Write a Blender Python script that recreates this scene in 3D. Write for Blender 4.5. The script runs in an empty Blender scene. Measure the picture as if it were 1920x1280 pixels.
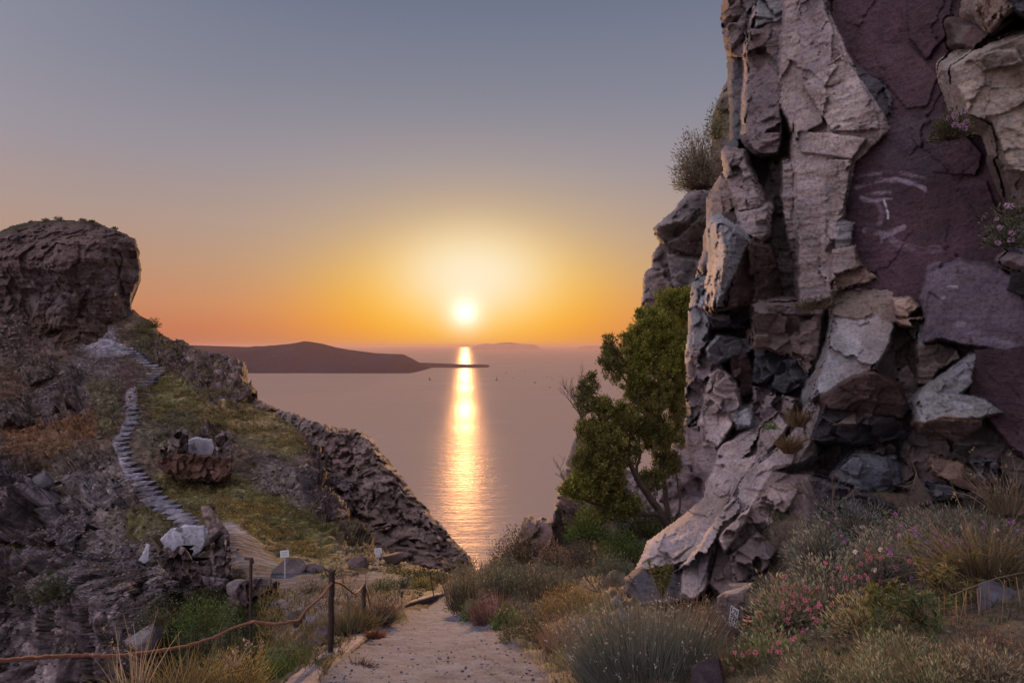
import bpy, math, random
import numpy as np
from mathutils import Vector

# ------------------------------------------------------------------ camera, sky, sun, exposure
SC = bpy.context.scene
COL = SC.collection
FPX, HZ = 1200.0, 648.0                      # focal length in px of the 1920 px frame, horizon row
cam_d = bpy.data.cameras.new('camera')
cam_d.sensor_width = 36.0
cam_d.lens = 36.0 * FPX / 1920.0
cam_d.shift_y = 8.0 / 1920.0
cam_d.clip_start = 0.05
cam_d.clip_end = 400000.0
cam = bpy.data.objects.new('camera', cam_d)
COL.objects.link(cam)
cam.location = (0, 0, 0)
cam.rotation_euler = (math.radians(90), 0, 0)
SC.camera = cam
SC.view_settings.view_transform = 'Standard'
SC.view_settings.look = 'None'
SC.view_settings.exposure = 0.0
SC.view_settings.gamma = 1.0
SC.cycles.use_denoising = True
SC.cycles.max_bounces = 6
SC.cycles.volume_bounces = 0
SC.cycles.transparent_max_bounces = 8

SUN_AZ, SUN_EL = math.radians(-4.2), math.radians(2.9)
SUN_DIR = Vector((math.sin(SUN_AZ) * math.cos(SUN_EL), math.cos(SUN_AZ) * math.cos(SUN_EL), math.sin(SUN_EL)))

def srgb(r, g, b, a=1.0):
    f = lambda c: (c / 255.0) / 12.92 if c / 255.0 <= 0.04045 else ((c / 255.0 + 0.055) / 1.055) ** 2.4
    return (f(r), f(g), f(b), a)

class NT:
    """tiny node-tree writer"""
    def __init__(s, tree):
        s.t = tree; s.n = tree.nodes; s.l = tree.links
    def node(s, typ, **kw):
        nd = s.n.new(typ)
        for k, v in kw.items(): setattr(nd, k, v)
        return nd
    def put(s, sock, v):
        if hasattr(v, 'links'): s.l.new(v, sock)
        elif v is not None: sock.default_value = v
    def math(s, op, a, b=None, c=None, clamp=False):
        nd = s.node('ShaderNodeMath', operation=op, use_clamp=clamp)
        s.put(nd.inputs[0], a)
        if b is not None: s.put(nd.inputs[1], b)
        if c is not None: s.put(nd.inputs[2], c)
        return nd.outputs[0]
    def ramp(s, fac, stops, interp='LINEAR'):
        nd = s.node('ShaderNodeValToRGB'); cr = nd.color_ramp; cr.interpolation = interp
        while len(cr.elements) > 1: cr.elements.remove(cr.elements[-1])
        cr.elements[0].position = stops[0][0]; cr.elements[0].color = stops[0][1]
        for p, c in stops[1:]:
            e = cr.elements.new(p); e.color = c
        s.put(nd.inputs[0], fac)
        return nd.outputs[0]
    def mix(s, fac, a, b, mode='MIX'):
        nd = s.node('ShaderNodeMix', data_type='RGBA', blend_type=mode)
        s.put(nd.inputs[0], fac); s.put(nd.inputs[6], a); s.put(nd.inputs[7], b)
        return nd.outputs[2]
    def noise(s, vec, scale, detail=4, rough=0.6, dist=0.0):
        nd = s.node('ShaderNodeTexNoise')
        s.put(nd.inputs['Vector'], vec)
        nd.inputs['Scale'].default_value = scale; nd.inputs['Detail'].default_value = detail
        nd.inputs['Roughness'].default_value = rough; nd.inputs['Distortion'].default_value = dist
        return nd.outputs['Fac']
    def mapping(s, vec, scale=(1, 1, 1), rot=(0, 0, 0)):
        nd = s.node('ShaderNodeMapping'); s.put(nd.inputs[0], vec)
        nd.inputs['Scale'].default_value = scale; nd.inputs['Rotation'].default_value = rot
        return nd.outputs[0]

world = bpy.data.worlds.new('World'); SC.world = world; world.use_nodes = True
w = NT(world.node_tree); w.n.clear()
tc = w.node('ShaderNodeTexCoord')
sep = w.node('ShaderNodeSeparateXYZ'); w.l.new(tc.outputs['Generated'], sep.inputs[0])
el = w.math('MULTIPLY', w.math('ARCSINE', sep.outputs[2]), 180 / math.pi)          # elevation, degrees
az = w.math('MULTIPLY', w.math('ARCTAN2', sep.outputs[0], sep.outputs[1]), 180 / math.pi)
# clear dusk sky by elevation
base = w.ramp(w.math('DIVIDE', w.math('ADD', el, 2.0), 60.0, clamp=True), [
    (0.0, srgb(170, 106, 90)), (0.033, srgb(182, 112, 92)), (0.055, srgb(196, 118, 88)), (0.09, srgb(200, 138, 104)), (0.14, srgb(190, 148, 122)),
    (0.20, srgb(176, 152, 142)), (0.29, srgb(154, 147, 156)), (0.38, srgb(134, 136, 151)),
    (0.50, srgb(112, 120, 141)), (0.75, srgb(78, 92, 122)), (1.0, srgb(62, 78, 110))])
# broad pale veil and the yellow glow round the sun
def glow(az0, el0, ra, rb, p, amp=1.0):
    a = w.math('DIVIDE', w.math('SUBTRACT', az, az0), ra)
    b = w.math('DIVIDE', w.math('SUBTRACT', el, el0), rb)
    d = w.math('SQRT', w.math('ADD', w.math('MULTIPLY', a, a), w.math('MULTIPLY', b, b)))
    e = w.math('POWER', 2.71828, w.math('MULTIPLY', w.math('POWER', d, p), -1.0))
    return w.math('MULTIPLY', e, amp)
c1 = w.mix(glow(-3.0, 6.4, 13.0, 6.6, 1.6, .72), base, srgb(244, 208, 138))
c2 = w.mix(glow(-3.8, 1.9, 15.0, 3.0, 2.0, .92), c1, srgb(246, 136, 38))
c3 = w.mix(glow(-3.7, 4.1, 11.5, 4.5, 2.2, 1.0), c2, (1.05, .57, .0, 1))
c4 = w.mix(glow(-3.5, 6.2, 6.6, 3.9, 2.3, .97), c3, (1.0, 0.87, 0.62, 1))
c5 = w.mix(glow(-4.2, 2.95, 1.15, 1.15, 1.4), c4, (1.6, 1.5, 1.3, 1))
# eastern half of the sky, unseen behind the viewer, brightened to fill the foreground
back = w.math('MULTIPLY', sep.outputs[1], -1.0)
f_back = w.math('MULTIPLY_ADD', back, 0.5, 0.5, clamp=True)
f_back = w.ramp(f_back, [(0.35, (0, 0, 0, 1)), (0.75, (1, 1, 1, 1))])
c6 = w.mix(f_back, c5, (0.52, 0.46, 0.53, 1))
# ground half of the sphere, never seen
f_low = w.ramp(w.math('MULTIPLY_ADD', sep.outputs[2], -8.0, 0.0, clamp=True), [(0.2, (0, 0, 0, 1)), (1.0, (1, 1, 1, 1))])
c7 = w.mix(f_low, c6, (0.10, 0.08, 0.08, 1))
# unseen bright sky lobe added behind and left of the viewer to light the cliff
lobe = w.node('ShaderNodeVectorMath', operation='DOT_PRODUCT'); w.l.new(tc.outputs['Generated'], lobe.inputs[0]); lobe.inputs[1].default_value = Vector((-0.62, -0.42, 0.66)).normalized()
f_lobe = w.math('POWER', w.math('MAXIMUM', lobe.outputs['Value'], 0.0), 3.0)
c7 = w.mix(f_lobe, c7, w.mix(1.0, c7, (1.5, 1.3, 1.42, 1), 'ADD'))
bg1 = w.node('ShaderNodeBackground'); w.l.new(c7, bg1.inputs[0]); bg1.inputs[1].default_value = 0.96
sky = w.node('ShaderNodeTexSky', sky_type='NISHITA', sun_disc=False)
sky.sun_elevation = SUN_EL; sky.sun_rotation = SUN_AZ
sky.air_density = 1.0; sky.dust_density = 2.0; sky.altitude = 250
bg2 = w.node('ShaderNodeBackground'); w.l.new(sky.outputs[0], bg2.inputs[0]); bg2.inputs[1].default_value = 0.0012
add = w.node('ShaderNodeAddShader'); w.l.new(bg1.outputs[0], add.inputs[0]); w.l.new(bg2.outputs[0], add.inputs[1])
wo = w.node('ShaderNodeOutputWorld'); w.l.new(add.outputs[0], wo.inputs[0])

sun_d = bpy.data.lights.new('sun', 'SUN')
sun_d.energy = 3.2; sun_d.angle = math.radians(0.6); sun_d.color = (1.0, 0.52, 0.24)
sun = bpy.data.objects.new('sun', sun_d); COL.objects.link(sun)
sun.rotation_euler = (-SUN_DIR).to_track_quat('-Z', 'Y').to_euler()

# ------------------------------------------------------------------ maths helpers
RNG = np.random.default_rng(7)
random.seed(7)
def W(px, py, Y):
    """a point Y metres ahead of the viewpoint"""
    return np.stack([(np.asarray(px, float) - 960.0) / FPX * Y, np.asarray(Y, float) + 0 * np.asarray(px, float),
                     (HZ - np.asarray(py, float)) / FPX * Y], -1)
def V(px, py, Y): return Vector(((px - 960.0) / FPX * Y, Y, (HZ - py) / FPX * Y))

def _hash(ix, iy, iz, k):
    h = (ix.astype(np.uint64) * np.uint64(73856093)) ^ (iy.astype(np.uint64) * np.uint64(19349663)) ^ (iz.astype(np.uint64) * np.uint64(83492791)) ^ np.uint64((k * 2654435761) & 0xFFFFFFFF)
    h &= np.uint64(0xFFFFFFFF)
    h = ((h >> np.uint64(16)) ^ h) * np.uint64(0x45d9f3b); h &= np.uint64(0xFFFFFFFF)
    h = ((h >> np.uint64(16)) ^ h) * np.uint64(0x45d9f3b); h &= np.uint64(0xFFFFFFFF)
    h = (h >> np.uint64(16)) ^ h
    return (h & np.uint64(0xFFFFFF)).astype(np.float64) / float(0xFFFFFF)
def vnoise(P, k=0):
    I = np.floor(P).astype(np.int64); f = P - I; u = f * f * f * (f * (f * 6 - 15) + 10); I = I + 100000
    r = 0.0
    for dx in (0, 1):
        wx = u[:, 0] if dx else 1 - u[:, 0]
        for dy in (0, 1):
            wy = u[:, 1] if dy else 1 - u[:, 1]
            for dz in (0, 1):
                wz = u[:, 2] if dz else 1 - u[:, 2]
                r = r + wx * wy * wz * _hash(I[:, 0] + dx, I[:, 1] + dy, I[:, 2] + dz, k)
    return r * 2 - 1
def fbm(P, octv=5, gain=0.5, k=0, ridged=False):
    a, s, t = 1.0, 0.0, 0.0; Q = P.copy()
    for i in range(octv):
        n = vnoise(Q, k + i * 7)
        if ridged: n = 1 - 2 * np.abs(n)
        s = s + a * n; t += a; a *= gain; Q = Q * 2.03 + 13.7
    return s / t
def worley(P, k=0, facet=False):
    I = np.floor(P).astype(np.int64); f = P - I; I = I + 100000
    F1 = np.full(len(P), 9.0); F2 = np.full(len(P), 9.0); ID = np.zeros(len(P)); T = np.zeros(len(P))
    for dx in (-1, 0, 1):
        for dy in (-1, 0, 1):
            for dz in (-1, 0, 1):
                a, b, c = I[:, 0] + dx, I[:, 1] + dy, I[:, 2] + dz
                h0 = _hash(a, b, c, k); h1 = _hash(a, b, c, k + 1); h2 = _hash(a, b, c, k + 2)
                ex, ey, ez = dx + h0 - f[:, 0], dy + h1 - f[:, 1], dz + h2 - f[:, 2]
                d = np.sqrt(ex * ex + ey * ey + ez * ez)
                near = d < F1
                if facet: T = np.where(near, (ex * (_hash(a, b, c, k + 3) - .5) + ey * (_hash(a, b, c, k + 4) - .5) + ez * (_hash(a, b, c, k + 5) - .5)) * 2, T)
                F2 = np.where(near, F1, np.minimum(F2, d)); ID = np.where(near, h0, ID); F1 = np.where(near, d, F1)
    return (F1, F2, ID, T) if facet else (F1, F2, ID)
def poly_sd(px, py, poly):
    """signed distance in px to a closed outline, negative inside"""
    poly = np.asarray(poly, float)[:, :2]
    d2 = np.full(px.shape, 1e18); ins = np.zeros(px.shape, bool)
    n = len(poly)
    for i in range(n):
        ax, ay = poly[i]; bx, by = poly[(i + 1) % n]
        ex, ey = bx - ax, by - ay; L = ex * ex + ey * ey + 1e-9
        t = np.clip(((px - ax) * ex + (py - ay) * ey) / L, 0, 1)
        d2 = np.minimum(d2, (px - ax - t * ex) ** 2 + (py - ay - t * ey) ** 2)
        if ay != by:
            c = ((ay > py) != (by > py)) & (px < (bx - ax) * (py - ay) / (by - ay) + ax)
            ins ^= c
    d = np.sqrt(d2)
    return np.where(ins, -d, d)
def line_d(px, py, pts):
    pts = np.asarray(pts, float); d2 = np.full(px.shape, 1e18)
    for i in range(len(pts) - 1):
        ax, ay = pts[i][:2]; bx, by = pts[i + 1][:2]; ex, ey = bx - ax, by - ay
        t = np.clip(((px - ax) * ex + (py - ay) * ey) / (ex * ex + ey * ey + 1e-9), 0, 1)
        d2 = np.minimum(d2, (px - ax - t * ex) ** 2 + (py - ay - t * ey) ** 2)
    return np.sqrt(d2)
class TPS:
    """smooth surface through (px, py, depth) controls, in log depth"""
    def __init__(s, c, lam=0.002):
        c = np.asarray(c, float); s.c = c[:, :2] / 500.0; n = len(c)
        K = s.U(np.linalg.norm(s.c[:, None] - s.c[None], axis=-1)) + lam * np.eye(n)
        A = np.zeros((n + 3, n + 3)); A[:n, :n] = K; A[:n, n] = 1; A[:n, n + 1:] = s.c; A[n, :n] = 1; A[n + 1:, :n] = s.c.T
        s.w = np.linalg.solve(A, np.concatenate([np.log(c[:, 2]), np.zeros(3)]))
    @staticmethod
    def U(r): return r * r * np.log(r + 1e-9)
    def __call__(s, px, py):
        q = np.stack([np.ravel(px), np.ravel(py)], -1) / 500.0; out = np.full(len(q), s.w[-3]) + q @ s.w[-2:]
        for i in range(len(s.c)): out += s.w[i] * s.U(np.hypot(q[:, 0] - s.c[i, 0], q[:, 1] - s.c[i, 1]))
        return np.exp(out).reshape(np.shape(px))
def sstep(a, b, x):
    t = np.clip((x - a) / (b - a), 0, 1); return t * t * (3 - 2 * t)

# ------------------------------------------------------------------ object helpers
def tag(o, label=None, cat=None, group=None, kind=None):
    if label: o['label'] = label
    if cat: o['category'] = cat
    if group: o['group'] = group
    if kind: o['kind'] = kind
    return o
def mesh_obj(name, verts, faces, mat, parent=None, cols=None, smooth=False, uv=None):
    me = bpy.data.meshes.new(name)
    verts = np.asarray(verts, np.float32)
    if isinstance(faces, np.ndarray):
        nf, k = faces.shape
        me.vertices.add(len(verts)); me.vertices.foreach_set('co', verts.ravel())
        me.loops.add(nf * k); me.polygons.add(nf)
        me.polygons.foreach_set('loop_start', np.arange(0, nf * k, k, dtype=np.int32))
        me.loops.foreach_set('vertex_index', faces.ravel().astype(np.int32))
        me.update(calc_edges=True)
    else:
        me.from_pydata([tuple(v) for v in verts], [], faces); me.update()
    if cols is not None:
        at = me.color_attributes.new('Col', 'FLOAT_COLOR', 'POINT')
        c = np.ones((len(verts), 4), np.float32); c[:, :3] = np.asarray(cols)[:, :3]
        at.data.foreach_set('color', c.ravel())
    if smooth: me.polygons.foreach_set('use_smooth', np.ones(len(me.polygons), bool))
    for m in (mat if isinstance(mat, (list, tuple)) else [mat]): me.materials.append(m)
    o = bpy.data.objects.new(name, me); COL.objects.link(o)
    if parent: o.parent = parent
    return o
def thing(name, loc, label, cat, group=None, rz=0):
    o = bpy.data.objects.new(name, None); COL.objects.link(o); o.location = loc; o.rotation_euler = (0, 0, rz)
    o.empty_display_size = 0.2
    return tag(o, label, cat, group)
class MB:
    """collects shapes into one mesh"""
    def __init__(s): s.v = []; s.f = []; s.c = []; s.n = 0
    def add(s, v, f, c=(1, 1, 1)):
        v = np.asarray(v, float); s.v.append(v); s.f += [tuple(int(i) + s.n for i in q) for q in f]
        s.c.append(np.tile(np.asarray(c, float)[:3], (len(v), 1))); s.n += len(v); return s
    def box(s, cx, cy, cz, sx, sy, sz, c=(1, 1, 1), rz=0.0, rx=0.0):
        v = np.array([(x, y, z) for x in (-.5, .5) for y in (-.5, .5) for z in (-.5, .5)]) * (sx, sy, sz)
        if rx: v = np.stack([v[:, 0], v[:, 1] * math.cos(rx) - v[:, 2] * math.sin(rx), v[:, 1] * math.sin(rx) + v[:, 2] * math.cos(rx)], -1)
        if rz: v = np.stack([v[:, 0] * math.cos(rz) - v[:, 1] * math.sin(rz), v[:, 0] * math.sin(rz) + v[:, 1] * math.cos(rz), v[:, 2]], -1)
        return s.add(v + (cx, cy, cz), [(0, 1, 3, 2), (4, 6, 7, 5), (0, 4, 5, 1), (2, 3, 7, 6), (0, 2, 6, 4), (1, 5, 7, 3)], c)
    def tube(s, pts, rad, n=8, c=(1, 1, 1), cap=True):
        pts = [Vector(p) for p in pts]; m = len(pts)
        rad = [rad] * m if np.isscalar(rad) else list(rad); vs = []; u = None
        for i, p in enumerate(pts):
            t = (pts[min(i + 1, m - 1)] - pts[max(i - 1, 0)]).normalized()
            if u is None: u = t.orthogonal().normalized()
            u = (u - t * u.dot(t)).normalized(); q = t.cross(u)
            for k in range(n):
                a = 2 * math.pi * k / n; vs.append(p + (u * math.cos(a) + q * math.sin(a)) * rad[i])
        fs = [(i * n + k, i * n + (k + 1) % n, (i + 1) * n + (k + 1) % n, (i + 1) * n + k) for i in range(m - 1) for k in range(n)]
        if cap: fs += [tuple(range(n - 1, -1, -1)), tuple((m - 1) * n + k for k in range(n))]
        return s.add([tuple(v) for v in vs], fs, c)
    def build(s, name, mat, parent=None, smooth=False, origin=None):
        v = np.concatenate(s.v)
        if origin is not None: v = v - np.asarray(origin)
        return mesh_obj(name, v, s.f, mat, parent, np.concatenate(s.c), smooth)

# ------------------------------------------------------------------ materials
def mat_new(name):
    m = bpy.data.materials.new(name); m.use_nodes = True; t = NT(m.node_tree); t.n.clear()
    out = t.node('ShaderNodeOutputMaterial'); return m, t, out
def principled(t, out, **kw):
    p = t.node('ShaderNodeBsdfPrincipled')
    for k, v in kw.items(): t.put(p.inputs[k.replace('_', ' ')], v)
    t.l.new(p.outputs[0], out.inputs[0]); return p
def rock_mat(name, s1, s2, bump=0.3, bd=0.05, var=0.55, strata=0.0, spec=0.25, tint2=(0.9, 0.95, 1.1, 1), rubble=0.0, rub=0.5):
    """attribute colour broken up by grain, stains and strata; real relief comes from bump"""
    m, t, out = mat_new(name)
    at = t.node('ShaderNodeAttribute', attribute_name='Col').outputs['Color']
    g = t.node('ShaderNodeNewGeometry').outputs['Position']
    n1 = t.noise(g, s1, 8, 0.65, 0.4); n2 = t.noise(g, s2, 6, 0.7)
    n3 = t.noise(t.mapping(g, (1, 1, 5)), s1 * 1.3, 6, 0.6, 0.6)
    k = t.ramp(n1, [(0.3, (1 - var, 1 - var, 1 - var, 1)), (0.5, (1, 1, 1, 1)), (0.72, (1 + var, 1 + var, 1 + var, 1))])
    c = t.mix(1.0, at, k, 'MULTIPLY')
    c = t.mix(t.ramp(n3, [(0.45, (0, 0, 0, 1)), (0.65, (0.8, 0.8, 0.8, 1))]), c, t.mix(1.0, c, tint2, 'MULTIPLY'))
    k2 = t.ramp(n2, [(0.32, (.45, .45, .45, 1)), (0.5, (1, 1, 1, 1)), (0.7, (1.35, 1.33, 1.3, 1))])
    c = t.mix(0.85, c, k2, 'MULTIPLY')
    hgt = t.math('ADD', t.math('MULTIPLY', n1, 1.0), t.math('MULTIPLY', n2, 0.35))
    if rubble:
        rub = t.math('MULTIPLY', t.ramp(t.noise(g, rubble * .09, 4, .6), [(.42, (.12, .12, .12, 1)), (.58, (1, 1, 1, 1))]), rub)
        vo = t.node('ShaderNodeTexVoronoi'); wv = t.node('ShaderNodeVectorMath', operation='MULTIPLY_ADD')
        nc = t.node('ShaderNodeTexNoise'); t.l.new(g, nc.inputs['Vector']); nc.inputs['Scale'].default_value = rubble * .8; nc.inputs['Detail'].default_value = 3
        t.l.new(nc.outputs['Color'], wv.inputs[0]); wv.inputs[1].default_value = (.7 / rubble,) * 3; t.l.new(g, wv.inputs[2])
        t.l.new(wv.outputs[0], vo.inputs['Vector']); vo.inputs['Scale'].default_value = rubble
        sp = t.node('ShaderNodeSeparateColor'); t.l.new(vo.outputs['Color'], sp.inputs[0])
        c = t.mix(rub, c, t.ramp(sp.outputs[0], [(0.0, (.35, .34, .36, 1)), (.55, (.9, .88, .88, 1)), (.9, (1.5, 1.48, 1.5, 1)), (1.0, (2.3, 2.25, 2.3, 1))]), 'MULTIPLY')
        c = t.mix(t.math('MULTIPLY', rub, .8), c, t.ramp(vo.outputs['Distance'], [(0.25, (1, 1, 1, 1)), (0.6, (.35, .33, .35, 1))]), 'MULTIPLY')
        hgt = t.math('ADD', hgt, t.math('MULTIPLY', vo.outputs['Distance'], -.8))
    if strata: hgt = t.math('ADD', hgt, t.math('MULTIPLY', n3, strata))
    b = t.node('ShaderNodeBump'); b.inputs['Strength'].default_value = bump; b.inputs['Distance'].default_value = bd
    t.l.new(hgt, b.inputs['Height'])
    principled(t, out, Base_Color=c, Roughness=0.82, Normal=b.outputs[0], Specular_IOR_Level=spec)
    return m
M_CLIFF = rock_mat('cliff_rock', 2.2, 26.0, 0.85, 0.05, 0.38, 0.6)
M_FAR = rock_mat('far_rock', 0.5, 5.0, 0.8, 0.25, 0.45, 0.4)
M_HILL = rock_mat('hill_ground', 0.35, 5.0, 0.9, 0.35, 0.4, 0.0, 0.1, rubble=1.5, rub=.7)
M_SPUR = rock_mat('spur_rock', 0.25, 3.0, 0.9, 0.3, 0.4, 0.5, 0.1, rubble=1.2, rub=.45)
M_BUTTE = rock_mat('butte_rock', 0.2, 2.2, 0.9, 0.7, 0.45, 0.8, 0.1, rubble=.7, rub=.4)
M_GROUND = rock_mat('near_ground', 2.0, 26.0, 0.6, 0.03, 0.35, 0.0, 0.15)
M_PATH = rock_mat('path_concrete', 2.2, 38.0, 1.0, 0.05, 0.3, 0.0, 0.1)
M_STONE = rock_mat('boulder_stone', 0.9, 9.0, 0.7, 0.08, 0.35, 0.3)
def leaf_mat(name, trans=0.35):
    m, t, out = mat_new(name)
    at = t.node('ShaderNodeAttribute', attribute_name='Col').outputs['Color']
    g = t.node('ShaderNodeNewGeometry').outputs['Position']
    n = t.noise(g, 3.0, 3, 0.6)
    c = t.mix(1.0, at, t.ramp(n, [(0.3, (.6, .6, .6, 1)), (0.7, (1.35, 1.35, 1.35, 1))]), 'MULTIPLY')
    d = t.node('ShaderNodeBsdfDiffuse'); t.l.new(c, d.inputs[0])
    tr = t.node('ShaderNodeBsdfTranslucent'); t.l.new(c, tr.inputs[0])
    mx = t.node('ShaderNodeMixShader'); mx.inputs[0].default_value = trans
    t.l.new(d.outputs[0], mx.inputs[1]); t.l.new(tr.outputs[0], mx.inputs[2]); t.l.new(mx.outputs[0], out.inputs[0])
    return m
M_LEAF = leaf_mat('leaves')
def plain_mat(name, rgb, rough=0.7, metal=0.0, nscale=8.0, var=0.25, bump=0.2):
    m, t, out = mat_new(name)
    g = t.node('ShaderNodeTexCoord').outputs['Object']
    n = t.noise(g, nscale, 6, 0.65)
    c = t.mix(1.0, rgb + (1,), t.ramp(n, [(0.3, (1 - var,) * 3 + (1,)), (0.7, (1 + var,) * 3 + (1,))]), 'MULTIPLY')
    b = t.node('ShaderNodeBump'); b.inputs['Strength'].default_value = bump; b.inputs['Distance'].default_value = 0.01
    t.l.new(n, b.inputs['Height'])
    principled(t, out, Base_Color=c, Roughness=rough, Metallic=metal, Normal=b.outputs[0])
    return m
M_BARK = plain_mat('bark', (0.055, 0.038, 0.03), 0.9, 0, 20, 0.4, 0.6)
M_TWIG = plain_mat('dry_twig', (0.10, 0.075, 0.06), 0.9, 0, 20, 0.3, 0.3)
M_WHITE = plain_mat('sign_white', (0.62, 0.64, 0.70), 0.6, 0, 6, 0.08, 0.05)
M_INK = plain_mat('ink', (0.03, 0.03, 0.035), 0.7)
M_GREYINK = plain_mat('faded_ink', (0.30, 0.31, 0.35), 0.7)

# ------------------------------------------------------------------ sea
def make_sea():
    m, t, out = mat_new('sea_water')
    g = t.node('ShaderNodeNewGeometry').outputs['Position']
    a = t.noise(t.mapping(g, (0.012, 0.05, 0.05), (0, 0, 0.12)), 1.0, 4, 0.6, 0.3)
    b = t.noise(t.mapping(g, (0.07, 0.22, 0.2), (0, 0, -0.1)), 1.0, 4, 0.65, 0.2)
    hgt = t.math('ADD', t.math('MULTIPLY', a, 2.2), t.math('MULTIPLY', b, 0.9))
    bp = t.node('ShaderNodeBump'); bp.inputs['Strength'].default_value = 1.0; bp.inputs['Distance'].default_value = 1.0
    t.l.new(hgt, bp.inputs['Height'])
    n = t.noise(t.mapping(g, (0.0006, 0.0022, 0.001)), 1.0, 4, 0.6)
    rg = t.ramp(n, [(0.35, (.22, .22, .22, 1)), (0.65, (.31, .31, .31, 1))])
    df = t.node('ShaderNodeBsdfDiffuse'); df.inputs[0].default_value = (0.36, 0.268, 0.215, 1); t.l.new(bp.outputs[0], df.inputs['Normal'])
    gl = t.node('ShaderNodeBsdfGlossy'); t.l.new(rg, gl.inputs['Roughness']); t.l.new(bp.outputs[0], gl.inputs['Normal']); gl.inputs[0].default_value = (1, .80, .60, 1)
    fr = t.node('ShaderNodeFresnel'); fr.inputs[0].default_value = 1.33; t.l.new(bp.outputs[0], fr.inputs[1])
    mx = t.node('ShaderNodeMixShader'); t.l.new(t.math('MULTIPLY_ADD', fr.outputs[0], 0.030, 0.006), mx.inputs[0]); t.l.new(df.outputs[0], mx.inputs[1]); t.l.new(gl.outputs[0], mx.inputs[2]); t.l.new(mx.outputs[0], out.inputs[0])
    R, n_ = 110000.0, 96
    vs, fs = [(0, 0, -250)], []
    for r in (3000., 12000., R):
        for k in range(n_):
            a_ = 2 * math.pi * k / n_; vs.append((r * math.cos(a_), r * math.sin(a_), -250))
    for k in range(n_):
        k2 = (k + 1) % n_; fs.append((0, 1 + k, 1 + k2))
        for j in range(2): fs.append((1 + j * n_ + k, 1 + (j + 1) * n_ + k, 1 + (j + 1) * n_ + k2, 1 + j * n_ + k2))
    o = mesh_obj('sea', vs, fs, m); tag(o, kind='structure')
make_sea()

# islands: ridges with a real body, built from their crest line
def island(name, crest, Y0, Y1, mat, col, n=220, rough=14.0, taper=0.0):
    cx = np.array([c[0] for c in crest], float); cy = np.array([c[1] for c in crest], float)
    xs = np.linspace(cx[0], cx[-1], n); top = np.interp(xs, cx, cy)
    rows = []
    K = 14
    Yc = (Y0 + Y1) / 2
    for j in range(K * 2 + 1):
        tt = j / K                                         # 0 near shore, 1 crest, 2 far shore
        Y = Y0 + (Y1 - Y0) * tt / 2
        H = (HZ - top) / FPX * Yc + 250.0
        prof = np.sin(np.clip(tt, 0, 2) * math.pi / 2) ** 0.75
        endf = np.clip(np.minimum(xs - xs[0], xs[-1] - xs) / (0.03 * (xs[-1] - xs[0])), 0, 1) ** 0.5
        z = -252.0 + (H + 2) * prof * np.maximum(endf, 0.02)
        X = (xs - 960) / FPX * Yc
        P = np.stack([X, np.full(n, Y) + fbm(np.stack([X * .002, np.full(n, j * .4), 0 * X], -1), 4) * (Y1 - Y0) * 0.06, z], -1)
        nz = fbm(np.stack([X * .004, P[:, 1] * .004, 0 * X], -1), 5, 0.55, 3, True) * rough * (prof if tt != 1 else 0.25) * endf
        P[:, 2] += nz * (0.6 if tt < 1 else 0.2)
        rows.append(P)
    Vv = np.concatenate(rows); F = []
    for j in range(K * 2):
        a = j * n + np.arange(n - 1); F.append(np.stack([a, a + 1, a + n + 1, a + n], -1))
    k = 1 + 0.35 * fbm(Vv * 0.003, 4, 0.5, 9)[:, None]
    o = mesh_obj(name, Vv, np.concatenate(F), mat, cols=np.array(col)[None] * k, smooth=True)
    return tag(o, kind='structure')
M_ISLE = rock_mat('island_rock', 0.004, 0.03, 0.6, 12.0, 0.25, 0.2, 0.0)
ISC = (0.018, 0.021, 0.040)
island('island', [(180, 652), (330, 646), (400, 648.5), (460, 650.5), (500, 648.5), (540, 645), (568, 641.5), (576, 640), (600, 644), (625, 650.5), (650, 655), (700, 661.5),
                  (730, 663.5), (752, 664), (765, 670), (780, 681), (790, 690), (800, 697)], 5790, 7400, M_ISLE, ISC, rough=10)
island('headland', [(740, 678), (780, 679.5), (820, 681), (860, 682.5), (900, 683), (912, 684), (918, 686)], 7300, 8200, M_ISLE, ISC, rough=5)
island('far_island', [(885, 649.5), (897, 646), (910, 644), (925, 645), (940, 642.5), (958, 642), (978, 644.5), (1000, 645.5), (1012, 649.5)], 42000, 44000, M_ISLE, (0.26, 0.17, 0.15), rough=25)  # pale colour of both far islands stands in for distance haze
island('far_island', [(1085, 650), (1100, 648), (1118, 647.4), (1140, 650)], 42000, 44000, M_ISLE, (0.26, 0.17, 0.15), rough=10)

# ------------------------------------------------------------------ relief surfaces
def plane_fit(poly):
    p = np.asarray(poly, float); A = np.stack([p[:, 0], p[:, 1], np.ones(len(p))], -1)
    s, *_ = np.linalg.lstsq(A, 1.0 / p[:, 2], rcond=None); return s
def relief(px, py, base, slabs, slope=10.0, bevel=2.0):
    """nearest of the base depth and every slab; returns depth and the index of the winning slab"""
    Y = base.copy(); idx = np.full(px.shape, -1)
    for i, (poly, col, *_r) in enumerate(slabs):
        a, b, c = plane_fit(poly); p = np.asarray(poly)
        x0, x1, y0, y1 = p[:, 0].min() - 60, p[:, 0].max() + 60, p[:, 1].min() - 60, p[:, 1].max() + 60
        m = (px > x0) & (px < x1) & (py > y0) & (py < y1)
        if not m.any(): continue
        qx, qy = px[m], py[m]; sd = poly_sd(qx, qy, poly)
        inv = np.clip(a * qx + b * qy + c, 0.998 / p[:, 2].max(), 1.002 / p[:, 2].min())
        D = 1.0 / inv; bv = np.clip(1 + sd / bevel, 0, 1)
        D = D + np.maximum(sd, 0) * D / FPX * slope + bv * bv * bevel * D / FPX * 0.7
        cur = Y[m]; win = D < cur; cur[win] = D[win]; Y[m] = cur
        ii = idx[m]; ii[win] = i; idx[m] = ii
    return Y, idx
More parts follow.
